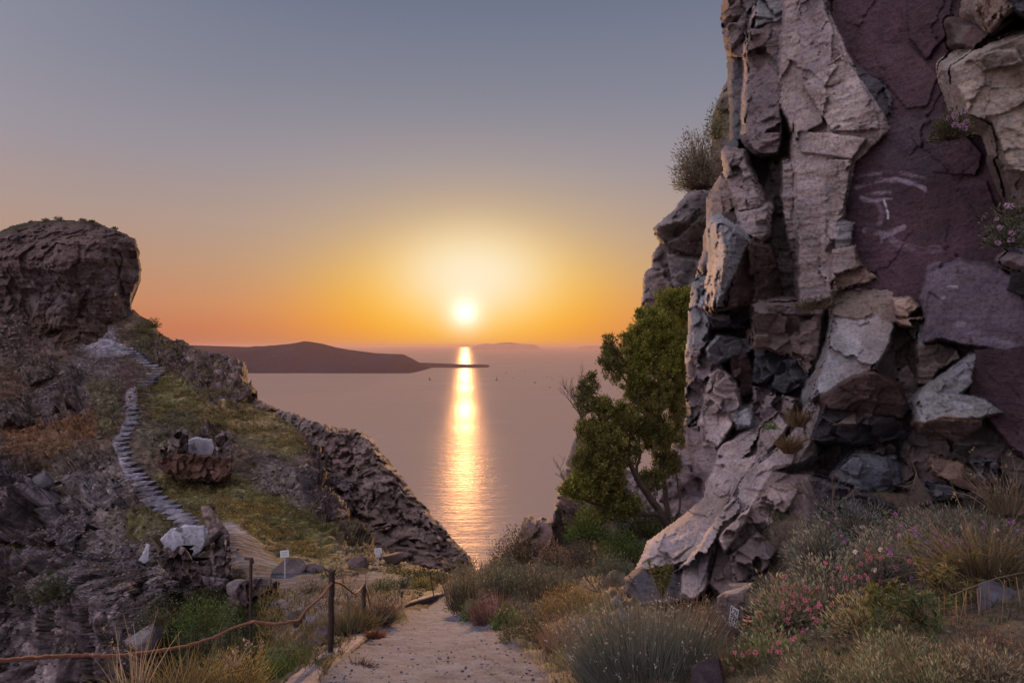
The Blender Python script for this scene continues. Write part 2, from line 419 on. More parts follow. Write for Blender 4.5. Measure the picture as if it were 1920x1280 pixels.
def grid_mesh(name, XX, YY, P, cols, keep, mat, back=None, smooth=True, splits=()):
    """quads of the sheet where keep; the rim is carried back away from the viewer so the body is solid"""
    ny, nx = XX.shape; vid = np.arange(ny * nx).reshape(ny, nx)
    q = np.stack([vid[:-1, :-1], vid[1:, :-1], vid[1:, 1:], vid[:-1, 1:]], -1)
    fk = keep[:-1, :-1] & keep[1:, :-1] & keep[1:, 1:] & keep[:-1, 1:]
    Pf = P.reshape(-1, 3); Cf = cols.reshape(-1, 3); objs = []
    done = np.zeros_like(fk)
    sets = []
    for (nm, mk, mt) in splits:
        f = fk & mk[:-1, :-1] & ~done; done |= f; sets.append((nm, f, mt, None))
    sets.append((name, fk & ~done, mat, back))
    for nm, f, mt, bk in sets:
        F = q[f]
        if not len(F): continue
        Vx = Pf; Cx = Cf
        if bk is not None:
            allF = q[fk]                                   # rim of the whole sheet, hung on the main piece
            e = np.concatenate([allF[:, [0, 1]], allF[:, [1, 2]], allF[:, [2, 3]], allF[:, [3, 0]]])
            key = np.minimum(e[:, 0], e[:, 1]) * (ny * nx) + np.maximum(e[:, 0], e[:, 1])
            _, inv, cnt = np.unique(key, return_inverse=True, return_counts=True)
            rim = e[cnt[inv] == 1]
            ids = np.unique(rim); rp = Pf[ids]; n0 = len(Pf); prev = ids; lut = {}
            newV = [Pf]; newC = [Cf]
            for (sc, dz, shr) in bk:
                cen = rp.mean(0)
                R = rp * sc; R[:, 0] += (cen[0] * sc - R[:, 0]) * shr
                R[:, 2] = R[:, 2] + dz * (1 if shr == 0 else 1)
                newV.append(R); newC.append(Cf[ids]); cur = n0 + np.arange(len(ids)); n0 += len(ids)
                pos = {int(a): k for k, a in enumerate(ids)}
                ra = np.array([pos[int(a)] for a in rim[:, 0]]); rb = np.array([pos[int(a)] for a in rim[:, 1]])
                F = np.concatenate([F, np.stack([prev[rb], prev[ra], cur[ra], cur[rb]], -1)]); prev = cur
            Vx = np.concatenate(newV); Cx = np.concatenate(newC)
        used = np.unique(F); rm = np.full(len(Vx), -1); rm[used] = np.arange(len(used))
        objs.append(mesh_obj(nm, Vx[used], rm[F], mt, cols=Cx[used], smooth=smooth))
    return objs
def axis(segs):
    out = []
    for a, b, st in segs: out.append(np.arange(a, b, st))
    return np.concatenate(out)
def paint(px, py, col, zones, jit, soft):
    """albedo zones with ragged borders"""
    for z in zones:
        poly, c = z[0], z[1]; s = z[2] if len(z) > 2 else soft; st = z[3] if len(z) > 3 else 1.0
        sd = poly_sd(px + jit[0], py + jit[1], poly)
        k = (st * sstep(s, -s, sd))[..., None]; col = col * (1 - k) + np.asarray(c, float) * k
    return col

# palette (albedo)
cL = (0.29, 0.24, 0.238); cT = (0.22, 0.182, 0.18); cM = (0.185, 0.15, 0.158); cG = (0.20, 0.205, 0.225); cD = (0.065, 0.06, 0.072)
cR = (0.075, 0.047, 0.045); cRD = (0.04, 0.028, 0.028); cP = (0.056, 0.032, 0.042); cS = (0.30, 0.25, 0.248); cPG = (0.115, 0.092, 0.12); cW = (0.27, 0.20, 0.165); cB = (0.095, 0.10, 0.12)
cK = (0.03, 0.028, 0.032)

# ------------------------------------------------------------------ the near cliff on the right
def near_cliff():
    S = [
     ([(1352,-60,10.3),(1400,-60,10.0),(1425,0,9.8),(1405,60,9.9),(1398,105,10.0),(1362,100,10.4),(1350,40,10.4)], cM),
     ([(1362,102,10.5),(1397,112,10.3),(1397,240,10.3),(1395,300,10.2),(1366,300,10.4),(1362,150,10.5)], cB),
     ([(1413,12,9.6),(1418,22,9.4),(1404,60,9.35),(1404,120,9.35),(1403,200,9.35),(1396,230,9.5),(1397,110,10.1),(1392,60,10.1)], cL),
     ([(1404,60,9.4),(1470,35,9.35),(1470,180,9.3),(1460,270,9.2),(1455,285,9.2),(1420,285,9.3),(1400,262,9.4),(1402,200,9.4)], cM),
     ([(1425,-80,9.5),(1470,-80,9.4),(1470,38,9.3),(1418,50,9.4)], cG),
     ([(1468,-100,8.9),(1490,-100,8.8),(1498,40,8.75),(1498,150,8.75),(1495,190,8.75),(1485,245,8.8),(1465,200,8.95),(1462,120,8.95),(1470,60,8.95)], cL),
     ([(1492,-320,8.9),(1530,-320,8.7),(1540,0,8.45),(1575,70,8.25),(1605,130,8.05),(1635,180,7.9),(1672,240,7.75),(1640,270,7.8),(1605,300,7.9),(1590,360,7.95),(1580,430,8.0),(1562,470,8.1),(1560,560,8.1),(1500,570,8.5),(1498,470,8.6),(1490,250,8.75),(1498,40,8.8)], cL),
     ([(1500,-60,8.6),(1540,-10,8.35),(1562,60,8.2),(1556,160,8.25),(1504,146,8.6)], (0.24,0.20,0.205)),
     ([(1504,160,8.62),(1578,104,8.1),(1612,150,7.93),(1640,200,7.78),(1650,240,7.72),(1560,246,8.15)], (0.32,0.27,0.265)),
     ([(1494,244,8.62),(1560,250,8.1),(1622,262,7.78),(1598,296,7.86),(1500,286,8.55)], cL),
     ([(1500,292,8.68),(1548,296,8.35),(1538,420,8.4),(1520,560,8.4),(1503,560,8.6)], (0.25,0.205,0.20)),
     ([(1552,298,8.2),(1596,300,7.84),(1586,370,7.88),(1572,440,8.0),(1548,470,8.2)], (0.27,0.225,0.22)),
     ([(1410,150,9.3),(1440,120,9.22),(1466,150,9.2),(1460,262,9.1),(1424,280,9.2)], cM),
     ([(1600,120,8.05),(1650,150,7.85),(1690,205,7.7),(1690,235,7.7),(1660,245,7.75),(1625,190,7.95)], cD),
     ([(1530,-320,8.9),(2300,-320,5.6),(2300,600,5.3),(1900,560,6.35),(1800,500,6.85),(1750,560,7.15),(1725,650,7.35),(1690,600,7.5),(1600,560,8.0),(1560,500,8.3),(1560,0,8.6)], cP),
     ([(1790,130,5.7),(1830,102,5.5),(1870,85,5.35),(1960,50,5.1),(2300,0,4.4),(2300,560,4.4),(1960,350,5.1),(1925,325,5.3),(1890,312,5.5),(1862,232,5.6),(1812,212,5.7)], (0.30,0.255,0.22)),
     ([(1825,115,5.6),(1850,100,5.4),(1905,92,5.2),(1915,120,5.2),(1845,133,5.45)], (0.28,0.24,0.21)),
     ([(1845,-60,5.4),(1890,8,5.2),(1898,15,5.2),(1856,57,5.5),(1830,18,5.7)], (0.25,0.19,0.16)),
     ([(1900,-80,5.0),(2300,-200,4.2),(2300,20,4.3),(1960,50,5.2),(1905,20,5.4)], cB),
     ([(1784,45,6.4),(1830,50,6.1),(1855,65,5.9),(1840,95,5.9),(1790,80,6.3)], cR),
     ([(1870,300,5.8),(1925,320,5.5),(2000,380,5.2),(2000,450,5.2),(1905,385,5.7)], (0.13,0.095,0.085)),
     ([(1892,455,5.7),(1930,425,5.5),(2100,430,5.0),(2100,480,5.0),(1925,482,5.6)], cB),
     ([(1885,490,5.7),(1905,480,5.6),(1960,476,5.4),(2000,500,5.2),(1915,500,5.6)], cM),
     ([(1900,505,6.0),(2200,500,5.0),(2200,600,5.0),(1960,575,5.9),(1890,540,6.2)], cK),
     # stacked blocks left of the tall recess
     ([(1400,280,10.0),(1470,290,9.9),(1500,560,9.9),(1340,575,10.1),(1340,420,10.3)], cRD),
     ([(1354,284,9.75),(1392,290,9.3),(1402,319,9.2),(1361,325,9.55)], cT),
     ([(1361,327,9.6),(1405,320,9.15),(1413,347,9.05),(1369,352,9.4)], cT),
     ([(1368,353,9.4),(1413,349,9.0),(1426,383,8.9),(1381,396,9.2)], cT),
     ([(1380,398,9.25),(1438,389,8.8),(1438,440,8.75),(1427,452,8.8),(1376,431,9.2)], cT),
     ([(1350,280,10.3),(1357,290,9.7),(1361,325,9.6),(1357,326,9.8),(1351,300,10.2)], cL),
     ([(1470,305,9.2),(1498,300,9.1),(1501,470,9.1),(1482,476,9.2),(1470,400,9.2)], cT),
     ([(1323,372,10.2),(1337,345,10.2),(1350,325,10.1),(1365,350,9.9),(1373,393,9.6),(1352,406,9.9),(1345,432,10.0),(1322,420,10.2)], cT),
     ([(1357,403,9.5),(1378,405,9.2),(1374,434,9.1),(1354,425,9.4)], cRD),
     ([(1350,432,8.3),(1358,470,7.95),(1358,510,7.9),(1352,535,7.95),(1346,556,8.2),(1335,574,8.7),(1334,540,8.9),(1338,505,8.95),(1344,465,8.8)], (0.40,0.33,0.29)),  # sunlit sliver of the wedge, highlight put into a paler warm colour
     ([(1353,425,8.25),(1376,430,8.5),(1407,455,8.6),(1387,490,8.3),(1367,530,8.05),(1349,568,7.95),(1359,500,7.9)], cG),
     ([(1405,455,8.55),(1442,466,9.0),(1476,560,9.4),(1400,574,8.9),(1346,574,8.1),(1387,490,8.25)], cR),
     ([(1318,432,10.0),(1345,440,9.8),(1346,470,9.75),(1336,530,9.75),(1306,505,10.1),(1317,470,10.0)], cM),
     ([(1308,505,10.0),(1322,492,9.7),(1344,486,9.6),(1336,532,9.9)], cD),
     ([(1297,530,10.2),(1320,510,9.9),(1336,540,9.75),(1336,590,9.7),(1322,640,9.7),(1287,650,10.1),(1290,580,10.2)], cG),
     ([(1325,575,9.3),(1380,576,9.1),(1412,580,9.2),(1405,610,9.4),(1340,612,9.4)], cD),
     ([(1412,574,8.55),(1498,572,8.45),(1541,585,8.35),(1536,640,8.4),(1520,702,8.6),(1482,660,8.6),(1416,650,8.7)], (0.25,0.195,0.185)),
     ([(1410,570,8.4),(1500,570,8.3),(1545,580,8.2),(1542,590,8.25),(1415,585,8.45)], cT),
     ([(1325,655,9.4),(1345,632,9.2),(1400,640,9.2),(1410,655,9.3),(1345,680,9.2),(1328,672,9.4)], cG),
     ([(1288,650,10.1),(1322,640,9.75),(1340,680,9.7),(1320,760,9.7),(1290,800,10.0),(1284,740,10.2)], cM),
     ([(1330,705,9.5),(1345,690,9.3),(1380,715,9.2),(1385,760,9.2),(1372,800,9.1),(1345,838,9.2),(1318,836,9.4),(1313,790,9.6),(1322,745,9.6)], (0.33,0.27,0.27)),
     ([(1372,670,9.3),(1395,658,9.2),(1410,690,9.3),(1412,740,9.5),(1385,745,9.4)], cR),
     ([(1415,655,9.2),(1465,655,9.1),(1462,690,9.1),(1432,718,9.1),(1415,715,9.2)], cB),
     ([(1462,675,8.9),(1520,672,8.8),(1512,720,8.9),(1470,735,8.9),(1450,722,9.0)], cB),
     ([(1412,725,9.3),(1466,740,9.1),(1470,790,9.1),(1410,800,9.3)], cM),
     ([(1468,740,8.9),(1490,748,8.7),(1480,790,8.8),(1468,790,8.9)], cL),
     ([(1372,775,9.0),(1410,765,8.9),(1415,800,9.0),(1385,803,8.95)], cG),
     # right of centre
     ([(1565,410,8.0),(1602,418,7.9),(1592,460,7.9),(1567,470,8.1)], cG),
     ([(1563,470,7.9),(1600,462,7.75),(1607,492,7.7),(1572,520,7.8),(1560,530,7.9)], cL),
     ([(1572,520,7.8),(1607,492,7.65),(1645,520,7.6),(1620,528,7.6),(1568,545,7.85)], cW),
     ([(1560,548,7.9),(1640,540,7.65),(1690,550,7.5),(1722,575,7.4),(1730,604,7.3),(1670,604,7.5),(1560,592,7.9)], (0.17,0.14,0.125)),
     ([(1676,560,7.25),(1705,556,7.15),(1722,575,7.1),(1700,595,7.15),(1680,590,7.3)], cW),
     ([(1682,600,7.2),(1732,597,7.0),(1730,614,7.0),(1688,608,7.2)], cW),
     ([(1562,592,7.9),(1640,592,7.6),(1674,608,7.45),(1666,640,7.3),(1637,690,7.15),(1600,702,7.2),(1525,748,7.35),(1545,685,7.6),(1558,640,7.8)], (0.25,0.25,0.27)),
     ([(1636,690,7.4),(1666,645,7.6),(1690,680,7.7),(1700,760,7.8),(1660,720,7.6)], cD),
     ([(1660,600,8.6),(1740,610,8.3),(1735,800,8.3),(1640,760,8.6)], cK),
     ([(1540,745,7.1),(1570,722,7.0),(1600,705,7.0),(1640,697,6.95),(1680,722,6.95),(1702,765,7.05),(1690,782,7.1),(1620,775,7.15),(1545,762,7.2)], cR),
     ([(1735,560,6.75),(1750,515,6.75),(1800,490,6.6),(1865,503,6.4),(1930,532,6.15),(2300,560,5.0),(2300,760,5.0),(1930,660,6.1),(1830,650,6.35),(1760,632,6.6),(1733,640,6.7)], cPG),
     ([(1728,560,7.0),(1745,500,6.9),(1765,495,6.9),(1755,540,6.9),(1738,590,7.0)], cPG),
     ([(1722,652,6.9),(1760,640,6.8),(1795,660,6.7),(1800,672,6.75),(1760,692,6.9),(1740,722,7.0),(1722,720,7.0)], (0.15,0.11,0.10)),
     ([(1722,610,6.95),(1738,600,6.9),(1740,640,6.9),(1722,660,7.0)], cG),
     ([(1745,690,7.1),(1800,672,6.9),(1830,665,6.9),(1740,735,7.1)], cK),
     ([(1830,660,6.15),(1930,650,5.95),(2300,690,4.9),(2300,1000,4.9),(1910,850,5.95),(1840,770,6.2),(1816,737,6.3)], cP),
     ([(1830,665,6.3),(1822,718,6.15),(1800,737,6.1),(1850,752,6.0),(1880,772,6.0),(1835,782,6.1),(1780,790,6.2),(1722,788,6.5),(1718,752,6.6),(1745,722,6.6)], (0.23,0.235,0.25)),
     ([(1722,789,6.4),(1780,780,6.2),(1840,788,6.1),(1842,800,6.15),(1802,825,6.5),(1760,815,6.6),(1728,802,6.6)], (0.21,0.155,0.13)),
     # dark banded foot
     ([(1545,764,7.3),(1620,777,7.25),(1690,787,7.2),(1702,822,7.3),(1600,832,7.4),(1520,822,7.5)], cD),
     ([(1610,770,7.15),(1640,778,7.1),(1600,800,7.2),(1560,795,7.3)], (0.14,0.11,0.11)),
     ([(1600,850,7.25),(1680,858,7.1),(1692,905,7.05),(1640,925,7.1),(1560,895,7.35)], cB),
     ([(1745,857,6.6),(1795,865,6.4),(1850,898,6.2),(1862,927,6.2),(1800,912,6.4),(1750,886,6.6)], (0.17,0.12,0.10)),
     ([(1740,905,6.5),(1790,913,6.4),(1800,932,6.4),(1752,940,6.5)], cB),
     ([(1825,865,6.2),(1870,868,6.0),(1865,895,6.0),(1835,892,6.2)], cB),
     ([(1520,900,7.1),(1600,920,6.9),(1680,950,6.7),(1700,980,6.6),(1540,960,7.0)], cD),
     ([(1860,925,5.9),(1960,940,5.6),(2200,980,5.0),(2200,1100,5.0),(1850,960,6.0)], (0.13,0.095,0.085)),
     # pale slabs running down to the left
     ([(1350,838,9.1),(1430,795,9.1),(1455,805,8.95),(1400,880,8.4),(1360,945,8.0),(1300,1040,7.6),(1270,1055,7.6),(1187,1073,8.1),(1213,1012,8.4),(1245,992,8.5),(1318,934,8.8),(1335,890,9.0)], cS),
     ([(1500,830,8.0),(1530,815,7.9),(1525,850,7.7),(1492,868,7.7),(1450,880,7.75),(1410,945,7.4),(1385,965,7.35),(1350,1010,7.15),(1325,1060,7.05),(1322,1100,7.1),(1300,1122,7.2),(1280,1112,7.3),(1280,1060,7.4),(1310,1028,7.45),(1360,947,7.8),(1402,885,8.1),(1450,850,8.2)], cS),
     ([(1450,852,8.0),(1500,812,7.9),(1520,758,7.9),(1537,760,7.7),(1528,820,7.55),(1492,866,7.6),(1458,870,7.8)], cS),
     ([(1430,800,8.5),(1462,780,8.5),(1475,800,8.4),(1440,850,8.2),(1415,870,8.3)], cT),
     ([(1410,945,7.55),(1450,882,7.8),(1520,892,7.5),(1545,960,7.1),(1500,1040,6.8),(1440,1100,6.7),(1360,1125,6.9),(1330,1092,7.1),(1350,1010,7.3)], (0.15,0.115,0.115)),
     ([(1167,1080,8.1),(1200,1062,7.9),(1235,1090,7.6),(1282,1065,7.5),(1284,1125,7.4),(1205,1135,7.7),(1175,1112,8.0)], cD),
     ([(1288,800,9.9),(1318,800,9.6),(1340,838,9.3),(1350,870,9.2),(1320,935,9.2),(1300,900,9.8),(1290,850,10.0)], cM),
     ([(1345,905,8.72),(1398,856,8.62),(1425,850,8.5),(1398,884,8.35),(1362,932,8.05),(1338,942,8.4)], (0.34,0.28,0.27)),
     ([(1250,992,8.35),(1318,938,8.55),(1332,950,8.3),(1300,1020,7.72),(1262,1046,7.75),(1226,1040,8.0)], (0.26,0.215,0.22)),
     ([(1196,1058,8.05),(1216,1016,8.2),(1246,1000,8.2),(1232,1042,7.95)], (0.33,0.27,0.26)),
     ([(1352,1010,7.05),(1388,966,7.2),(1408,948,7.3),(1392,985,7.1),(1362,1030,6.95)], (0.34,0.275,0.26)),
     ([(1284,1066,7.3),(1312,1032,7.35),(1330,1040,7.1),(1312,1100,7.05),(1288,1106,7.2)], (0.27,0.235,0.245)),
     ([(1420,940,7.45),(1450,905,7.6),(1500,905,7.4),(1480,950,7.1),(1440,985,7.1)], (0.20,0.155,0.15)),
     ([(1370,1040,6.95),(1420,1000,6.95),(1460,1030,6.75),(1420,1085,6.65),(1375,1095,6.8)], (0.13,0.10,0.10)),
     # shallow plates on the dark painted face
     ([(1700,-80,7.72),(1790,-80,7.26),(1780,60,7.22),(1735,110,7.4),(1705,70,7.6)], cP), ([(1640,90,8.0),(1700,80,7.66),(1760,140,7.3),(1740,200,7.36),(1698,205,7.58),(1655,150,7.85)], (0.062,0.036,0.045)),
     ([(1660,250,7.78),(1780,210,7.1),(1840,290,6.82),(1830,330,6.86),(1700,320,7.56)], (0.058,0.034,0.044)), ([(1740,360,7.38),(1850,340,6.78),(1880,420,6.62),(1800,480,7.0),(1745,470,7.34)], (0.052,0.03,0.04)), ([(1600,480,8.18),(1700,480,7.66),(1720,560,7.5),(1660,548,7.8)], (0.06,0.035,0.045)),
    ]
    xs = axis([(1140, 1920, 2.0), (1920, 2020, 5.0), (2020, 2360, 20.0)]); ys = axis([(-340, -20, 14.0), (-20, 1150, 2.0), (1150, 1420, 12.0)])
    XX, YY = np.meshgrid(xs, ys); px, py = XX.ravel(), YY.ravel()
    Q = np.stack([px * .03, py * .03, 0 * px], -1)
    jx = fbm(Q, 5, 0.7, 11) * 6.0; jy = fbm(Q + 50, 5, 0.7, 12) * 6.0
    wx, wy = px + jx, py + jy
    bt = TPS([(1280,-300,11.8),(1280,300,11.0),(1280,700,10.4),(1280,1000,9.4),(1500,-300,10.2),(1500,300,9.6),(1500,800,9.0),(1450,1050,7.6),(1600,-300,9.4),(1600,300,8.8),(1600,700,8.2),(1600,1000,7.2),
              (1900,-300,7.2),(1900,300,6.8),(1900,700,6.5),(1900,1000,6.0),(2300,-300,5.4),(2300,500,5.4),(2300,1000,5.2),(1200,1100,8.3),(1900,1400,5.0),(1300,1400,6.8)])
    base = bt(wx, wy)
    Y, idx = relief(wx, wy, base, S)
    # colour follows the slab, with some borders wandering
    cols = np.tile(np.array((0.10, 0.08, 0.08)), (len(px), 1))
    cs = np.array([s[1] for s in S]); ok = idx >= 0; cols[ok] = cs[idx[ok]]
    P0 = W(px, py, Y)
    n_big = fbm(P0 * 1.3, 5, 0.55, 21, True); n_f = fbm(P0 * np.array([6, 6, 6.0]), 5, 0.6, 22)
    n_str = fbm(P0 * np.array([1.2, 1.2, 9.0]), 4, 0.6, 23)
    F1, F2, cid, tl = worley(P0 * np.array([1.5, 1.5, 1.15]) + 0.12 * np.stack([n_f, n_str, n_big], -1), 31, True)
    crack = .6 * sstep(0.03, 0.0, F2 - F1) * sstep(0.1, 0.6, n_big + 0.25 * n_str)
    flat = np.zeros(len(px))                                # the smooth painted face
    pi = [i for i, s in enumerate(S) if s[1] in (cP, cPG) or (s[1][0] < .063 and s[1][0] > .05)]
    flat[np.isin(idx, pi)] = 1.0
    am = 1 - 0.6 * flat
    left = sstep(1560, 1300, px)
    smooth_i = [i for i, s in enumerate(S) if s[1] == cL]
    chunk = ((cid - 0.5) * (0.06 + 0.14 * left) + tl * (0.26 + .14 * left)) * am * (1 - .45 * np.isin(idx, smooth_i)) * (1 - .6 * flat)
    Y2 = Y + (-(n_big * 0.012 + n_f * 0.03 + n_str * 0.03)) * am * (Y / 8) + crack * 0.02 * am + chunk
    # crumbly zones
    crumb = np.zeros(len(px))
    for pl in ([(1345,-60),(1430,-60),(1420,60),(1402,110),(1350,100)], [(1285,500),(1345,500),(1345,680),(1310,840),(1280,840)], [(1540,760),(1930,850),(1930,980),(1500,980)],
               [(1320,570),(1530,570),(1540,780),(1330,820)], [(1360,940),(1540,900),(1540,1100),(1340,1120)]):
        crumb = np.maximum(crumb, sstep(15, -15, poly_sd(wx, wy, pl)))
    f1, f2, ci, t2 = worley(P0 * np.array([4.2, 4.2, 5.0]) + 0.2 * np.stack([n_f, n_str, n_big], -1), 41, True)
    Y2 = Y2 + (crumb + .22 * am * (1 - .7 * np.isin(idx, smooth_i)) * (1 - flat)) * ((ci - 0.5) * 0.10 + t2 * 0.20)
    cols = cols * (1 + 0.5 * crumb * (ci - 0.5))[:, None]
    # two pale slabs keep to planes
    # blending of stains: rusty and dark blotches, pale lichen
    st = fbm(P0 * 0.9 + 7, 5, 0.6, 51); rust = sstep(0.12, 0.5, st) * (1 - flat)
    cols = cols * (1 - 0.45 * rust[:, None]) + np.array((0.17, 0.11, 0.085)) * 0.45 * rust[:, None]
    lich = sstep(0.15, 0.45, fbm(P0 * 2.2 + 3, 5, 0.65, 52)) * (1 - flat)
    cols = cols * (1 - 0.3 * lich[:, None]) + np.array((0.12, 0.13, 0.14)) * 0.3 * lich[:, None]
    cols = cols * (1 - 0.15 * crack[:, None] * am[:, None])
    cols *= np.clip(1 + .55 * fbm(P0 * 1.1 + 11, 6, .65, 53), .4, 1.8)[:, None]
    bl = sstep(.05, .4, fbm(P0 * np.array([.7, .7, 1.1]) + 21, 5, .6, 54)) * flat; cols = cols * (1 - .5 * bl[:, None]) + np.array((.06, .055, .075)) * .5 * bl[:, None]
    # worn paint strokes on the dark face (brush marks, not relief)
    def stroke(pts, wd, c, a):
        nonlocal cols
        d = line_d(px + n_f * 5, py + n_f * 5, pts); br = sstep(-0.35, 0.35, fbm(np.stack([px * .03, py * .12, 0 * px], -1), 4, 0.7, 61) + 0.15)
        k = (a * sstep(wd, wd * 0.35, d) * br)[:, None]; cols = cols * (1 - k) + np.array(c) * k
    pc = (0.24, 0.19, 0.25)
    stroke([(1605,333),(1630,326),(1665,322),(1700,326),(1734,334)], 4, pc, .6)
    stroke([(1605,350),(1640,337),(1680,336),(1720,345),(1733,354)], 6, pc, .8)
    stroke([(1700,342),(1722,348),(1732,350)], 6, pc, .8)
    stroke([(1615,372),(1640,362),(1668,362),(1670,370),(1640,376),(1620,374)], 6, pc, .75)
    stroke([(1645,380),(1655,400),(1648,420)], 7, pc, .45)
    stroke([(1658,376),(1662,392),(1666,410)], 3, (0.42, 0.40, 0.48), 1)
    stroke([(1622,434),(1660,437),(1695,426),(1655,442)], 7, pc, .75)
    stroke([(1650,440),(1653,455)], 3, pc, .6)
    stroke([(1672,450),(1695,462),(1725,470),(1760,468)], 10, pc, .4)
    stroke([(1775,535),(1795,538)], 3, (0.36, 0.34, 0.42), .7)
    stroke([(1768,555),(1762,562)], 4, (0.30, 0.28, 0.36), .7)
    stroke([(1800,610),(1850,640),(1890,645)], 14, (0.20, 0.18, 0.24), .6)
    stroke([(1812,700),(1800,722)], 6, (0.28, 0.28, 0.33), .4)
    stroke([(1790,757),(1820,762)], 7, (0.36, 0.38, 0.45), .6)
    edge = [(1352,-400),(1352,0),(1350,40),(1358,90),(1362,102),(1363,150),(1366,200),(1366,262),(1351,282),(1352,300),(1356,318),(1337,345),(1323,372),(1323,425),(1318,440),(1317,468),(1306,503),(1303,520),(1296,535),(1290,580),(1288,620),(1283,660),
            (1286,700),(1283,740),(1287,770),(1281,800),(1286,830),(1292,860),(1305,890),(1322,905),(1318,932),(1280,965),(1245,990),(1213,1014),(1200,1045),(1188,1066),(1168,1082),(1172,1110),(1185,1140),(1180,1200),(1180,1430),(2400,1430),(2400,-400)]
    sd = poly_sd(px + jx * 0.45, py + jy * 0.45, edge)
    rimd = np.clip(1 + sd / 16.0, 0, 1) ** 2 * (px < 1700)
    Y2 = Y2 + rimd * 0.35
    P = W(px, py, Y2)
    keep = (sd < 0).reshape(XX.shape)
    o = grid_mesh('cliff', XX, YY, P.reshape(XX.shape + (3,)), cols.reshape(XX.shape + (3,)), keep, M_CLIFF, smooth=False, back=[(1.12, 0.0, 0.0), (1.4, 0.0, 0.05)])
    for q in o: tag(q, kind='structure')
    return XX, YY, Y2.reshape(XX.shape)
CLX, CLY, CLD = near_cliff()
def cliff_depth(px, py):
    j = min(max(int(np.searchsorted(CLX[0], px)), 0), CLX.shape[1] - 1); i = min(max(int(np.searchsorted(CLY[:, 0], py)), 0), CLX.shape[0] - 1)
    return float(CLD[i, j])

# ------------------------------------------------------------------ cliff further along, behind the tree
def far_cliff():
    S = [
     ([(1222,430,24.0),(1290,358,24.5),(1330,335,24.5),(1345,350,24.5),(1325,385,23.5),(1270,415,23.3)], (0.23,0.20,0.20)),
     ([(1222,432,24.0),(1270,417,23.2),(1330,385,23.3),(1345,480,24.3),(1290,478,24.8),(1240,458,24.6)], (0.13,0.105,0.10)),
     ([(1237,458,24.6),(1300,470,24.8),(1290,510,25),(1222,498,25)], (0.14,0.115,0.115)),
     ([(1205,515,25),(1250,500,24.6),(1300,500,24.8),(1300,620,25),(1200,620,25.2),(1202,560,25.2)], (0.17,0.14,0.14)),
     ([(1255,480,24.2),(1320,490,24.2),(1320,540,24.3),(1265,535,24.4)], (0.19,0.17,0.175)),
     ([(1345,190,26),(1380,160,26),(1380,340,26),(1335,340,26),(1332,240,26)], (0.13,0.11,0.085)),
     ([(1085,790,25),(1110,800,24.5),(1130,900,24),(1110,1010,23),(1040,985,24),(1062,870,25)], (0.12,0.095,0.10)),
     ([(1240,820,23),(1320,830,22),(1320,1010,21.5),(1230,1000,22.5),(1225,900,23)], (0.24,0.19,0.20)),
     ([(1150,905,24),(1240,890,23),(1240,1010,22.5),(1140,1010,23)], (0.19,0.155,0.165)),
     ([(975,985,19),(985,965,19),(1004,965,18.7),(1010,990,18.3),(980,1020,18.5)], (0.12,0.085,0.08)),
     ([(1005,970,19),(1040,960,18.8),(1040,1040,18),(1000,1040,18.2)], (0.15,0.10,0.09)),
    ]
    xs = axis([(900, 1470, 2.4)]); ys = axis([(120, 1120, 2.4)])
    XX, YY = np.meshgrid(xs, ys); px, py = XX.ravel(), YY.ravel()
    Q = np.stack([px * .03, py * .03, 0 * px], -1); jx = fbm(Q, 5, 0.6, 71) * 8; jy = fbm(Q + 9, 5, 0.6, 72) * 8
    base = TPS([(1345,160,27),(1470,200,25),(1230,450,26),(1400,500,25),(1210,600,26.5),(1290,620,25),(1290,800,25),(1240,700,26),(1060,860,26),(1090,800,26.5),(1140,900,25.5),(1040,970,25),
                (1250,900,25),(1300,1000,24),(1450,1000,24),(970,1000,22),(920,1100,20),(1100,1080,21),(1450,1100,22),(1400,750,25)])(px + jx, py + jy)
    Y, idx = relief(px + jx, py + jy, base, S, 6.0, 3)
    cols = np.tile(np.array((0.14, 0.115, 0.115)), (len(px), 1)); cs = np.array([s[1] for s in S]); ok = idx >= 0; cols[ok] = cs[idx[ok]]
    P0 = W(px, py, Y); n1 = fbm(P0 * 0.6, 6, 0.55, 73, True); F1, F2, cid, tl = worley(P0 * 0.7 + 0.12 * n1[:, None], 74, True)
    f1, f2, ci, t2 = worley(P0 * 2.0 + 0.15 * n1[:, None], 75, True)
    Y2 = Y - n1 * 0.3 + (cid - .5) * 0.35 + tl * .6 + (ci - .5) * 0.15 + t2 * .25
    cols = cols * (1 + 0.4 * (ci - .5))[:, None] 
    top = [(1470,60),(1385,130),(1362,150),(1345,186),(1334,230),(1331,310),(1326,342),(1292,358),(1262,392),(1240,412),(1222,430),(1226,446),(1237,457),(1222,478),(1221,500),(1208,512),(1200,525),(1202,560),(1198,600),
           (1215,640),(1245,690),(1262,760),(1262,830),(1236,868),(1215,880),(1190,885),(1160,868),(1135,838),(1112,808),(1094,786),(1084,798),(1070,838),(1058,878),(1050,915),(1040,945),(1037,972),(1020,968),(1004,970),(996,962),(984,963),(974,990),(958,1012),(940,1045),(900,1100),(900,1130),(1480,1130),(1480,60)]
    sd = poly_sd(px + jx * .6, py + jy * .6, top)
    Y2 = Y2 + np.clip(1 + sd / 12.0, 0, 1) ** 2 * 0.8
    P = W(px, py, Y2)
    for q in grid_mesh('sea_cliff', XX, YY, P.reshape(XX.shape + (3,)), cols.reshape(XX.shape + (3,)), (sd < 0).reshape(XX.shape), M_FAR, smooth=False, back=[(1.08, 0.0, 0.0), (1.3, 0.0, 0.0)]): tag(q, kind='structure')
far_cliff()

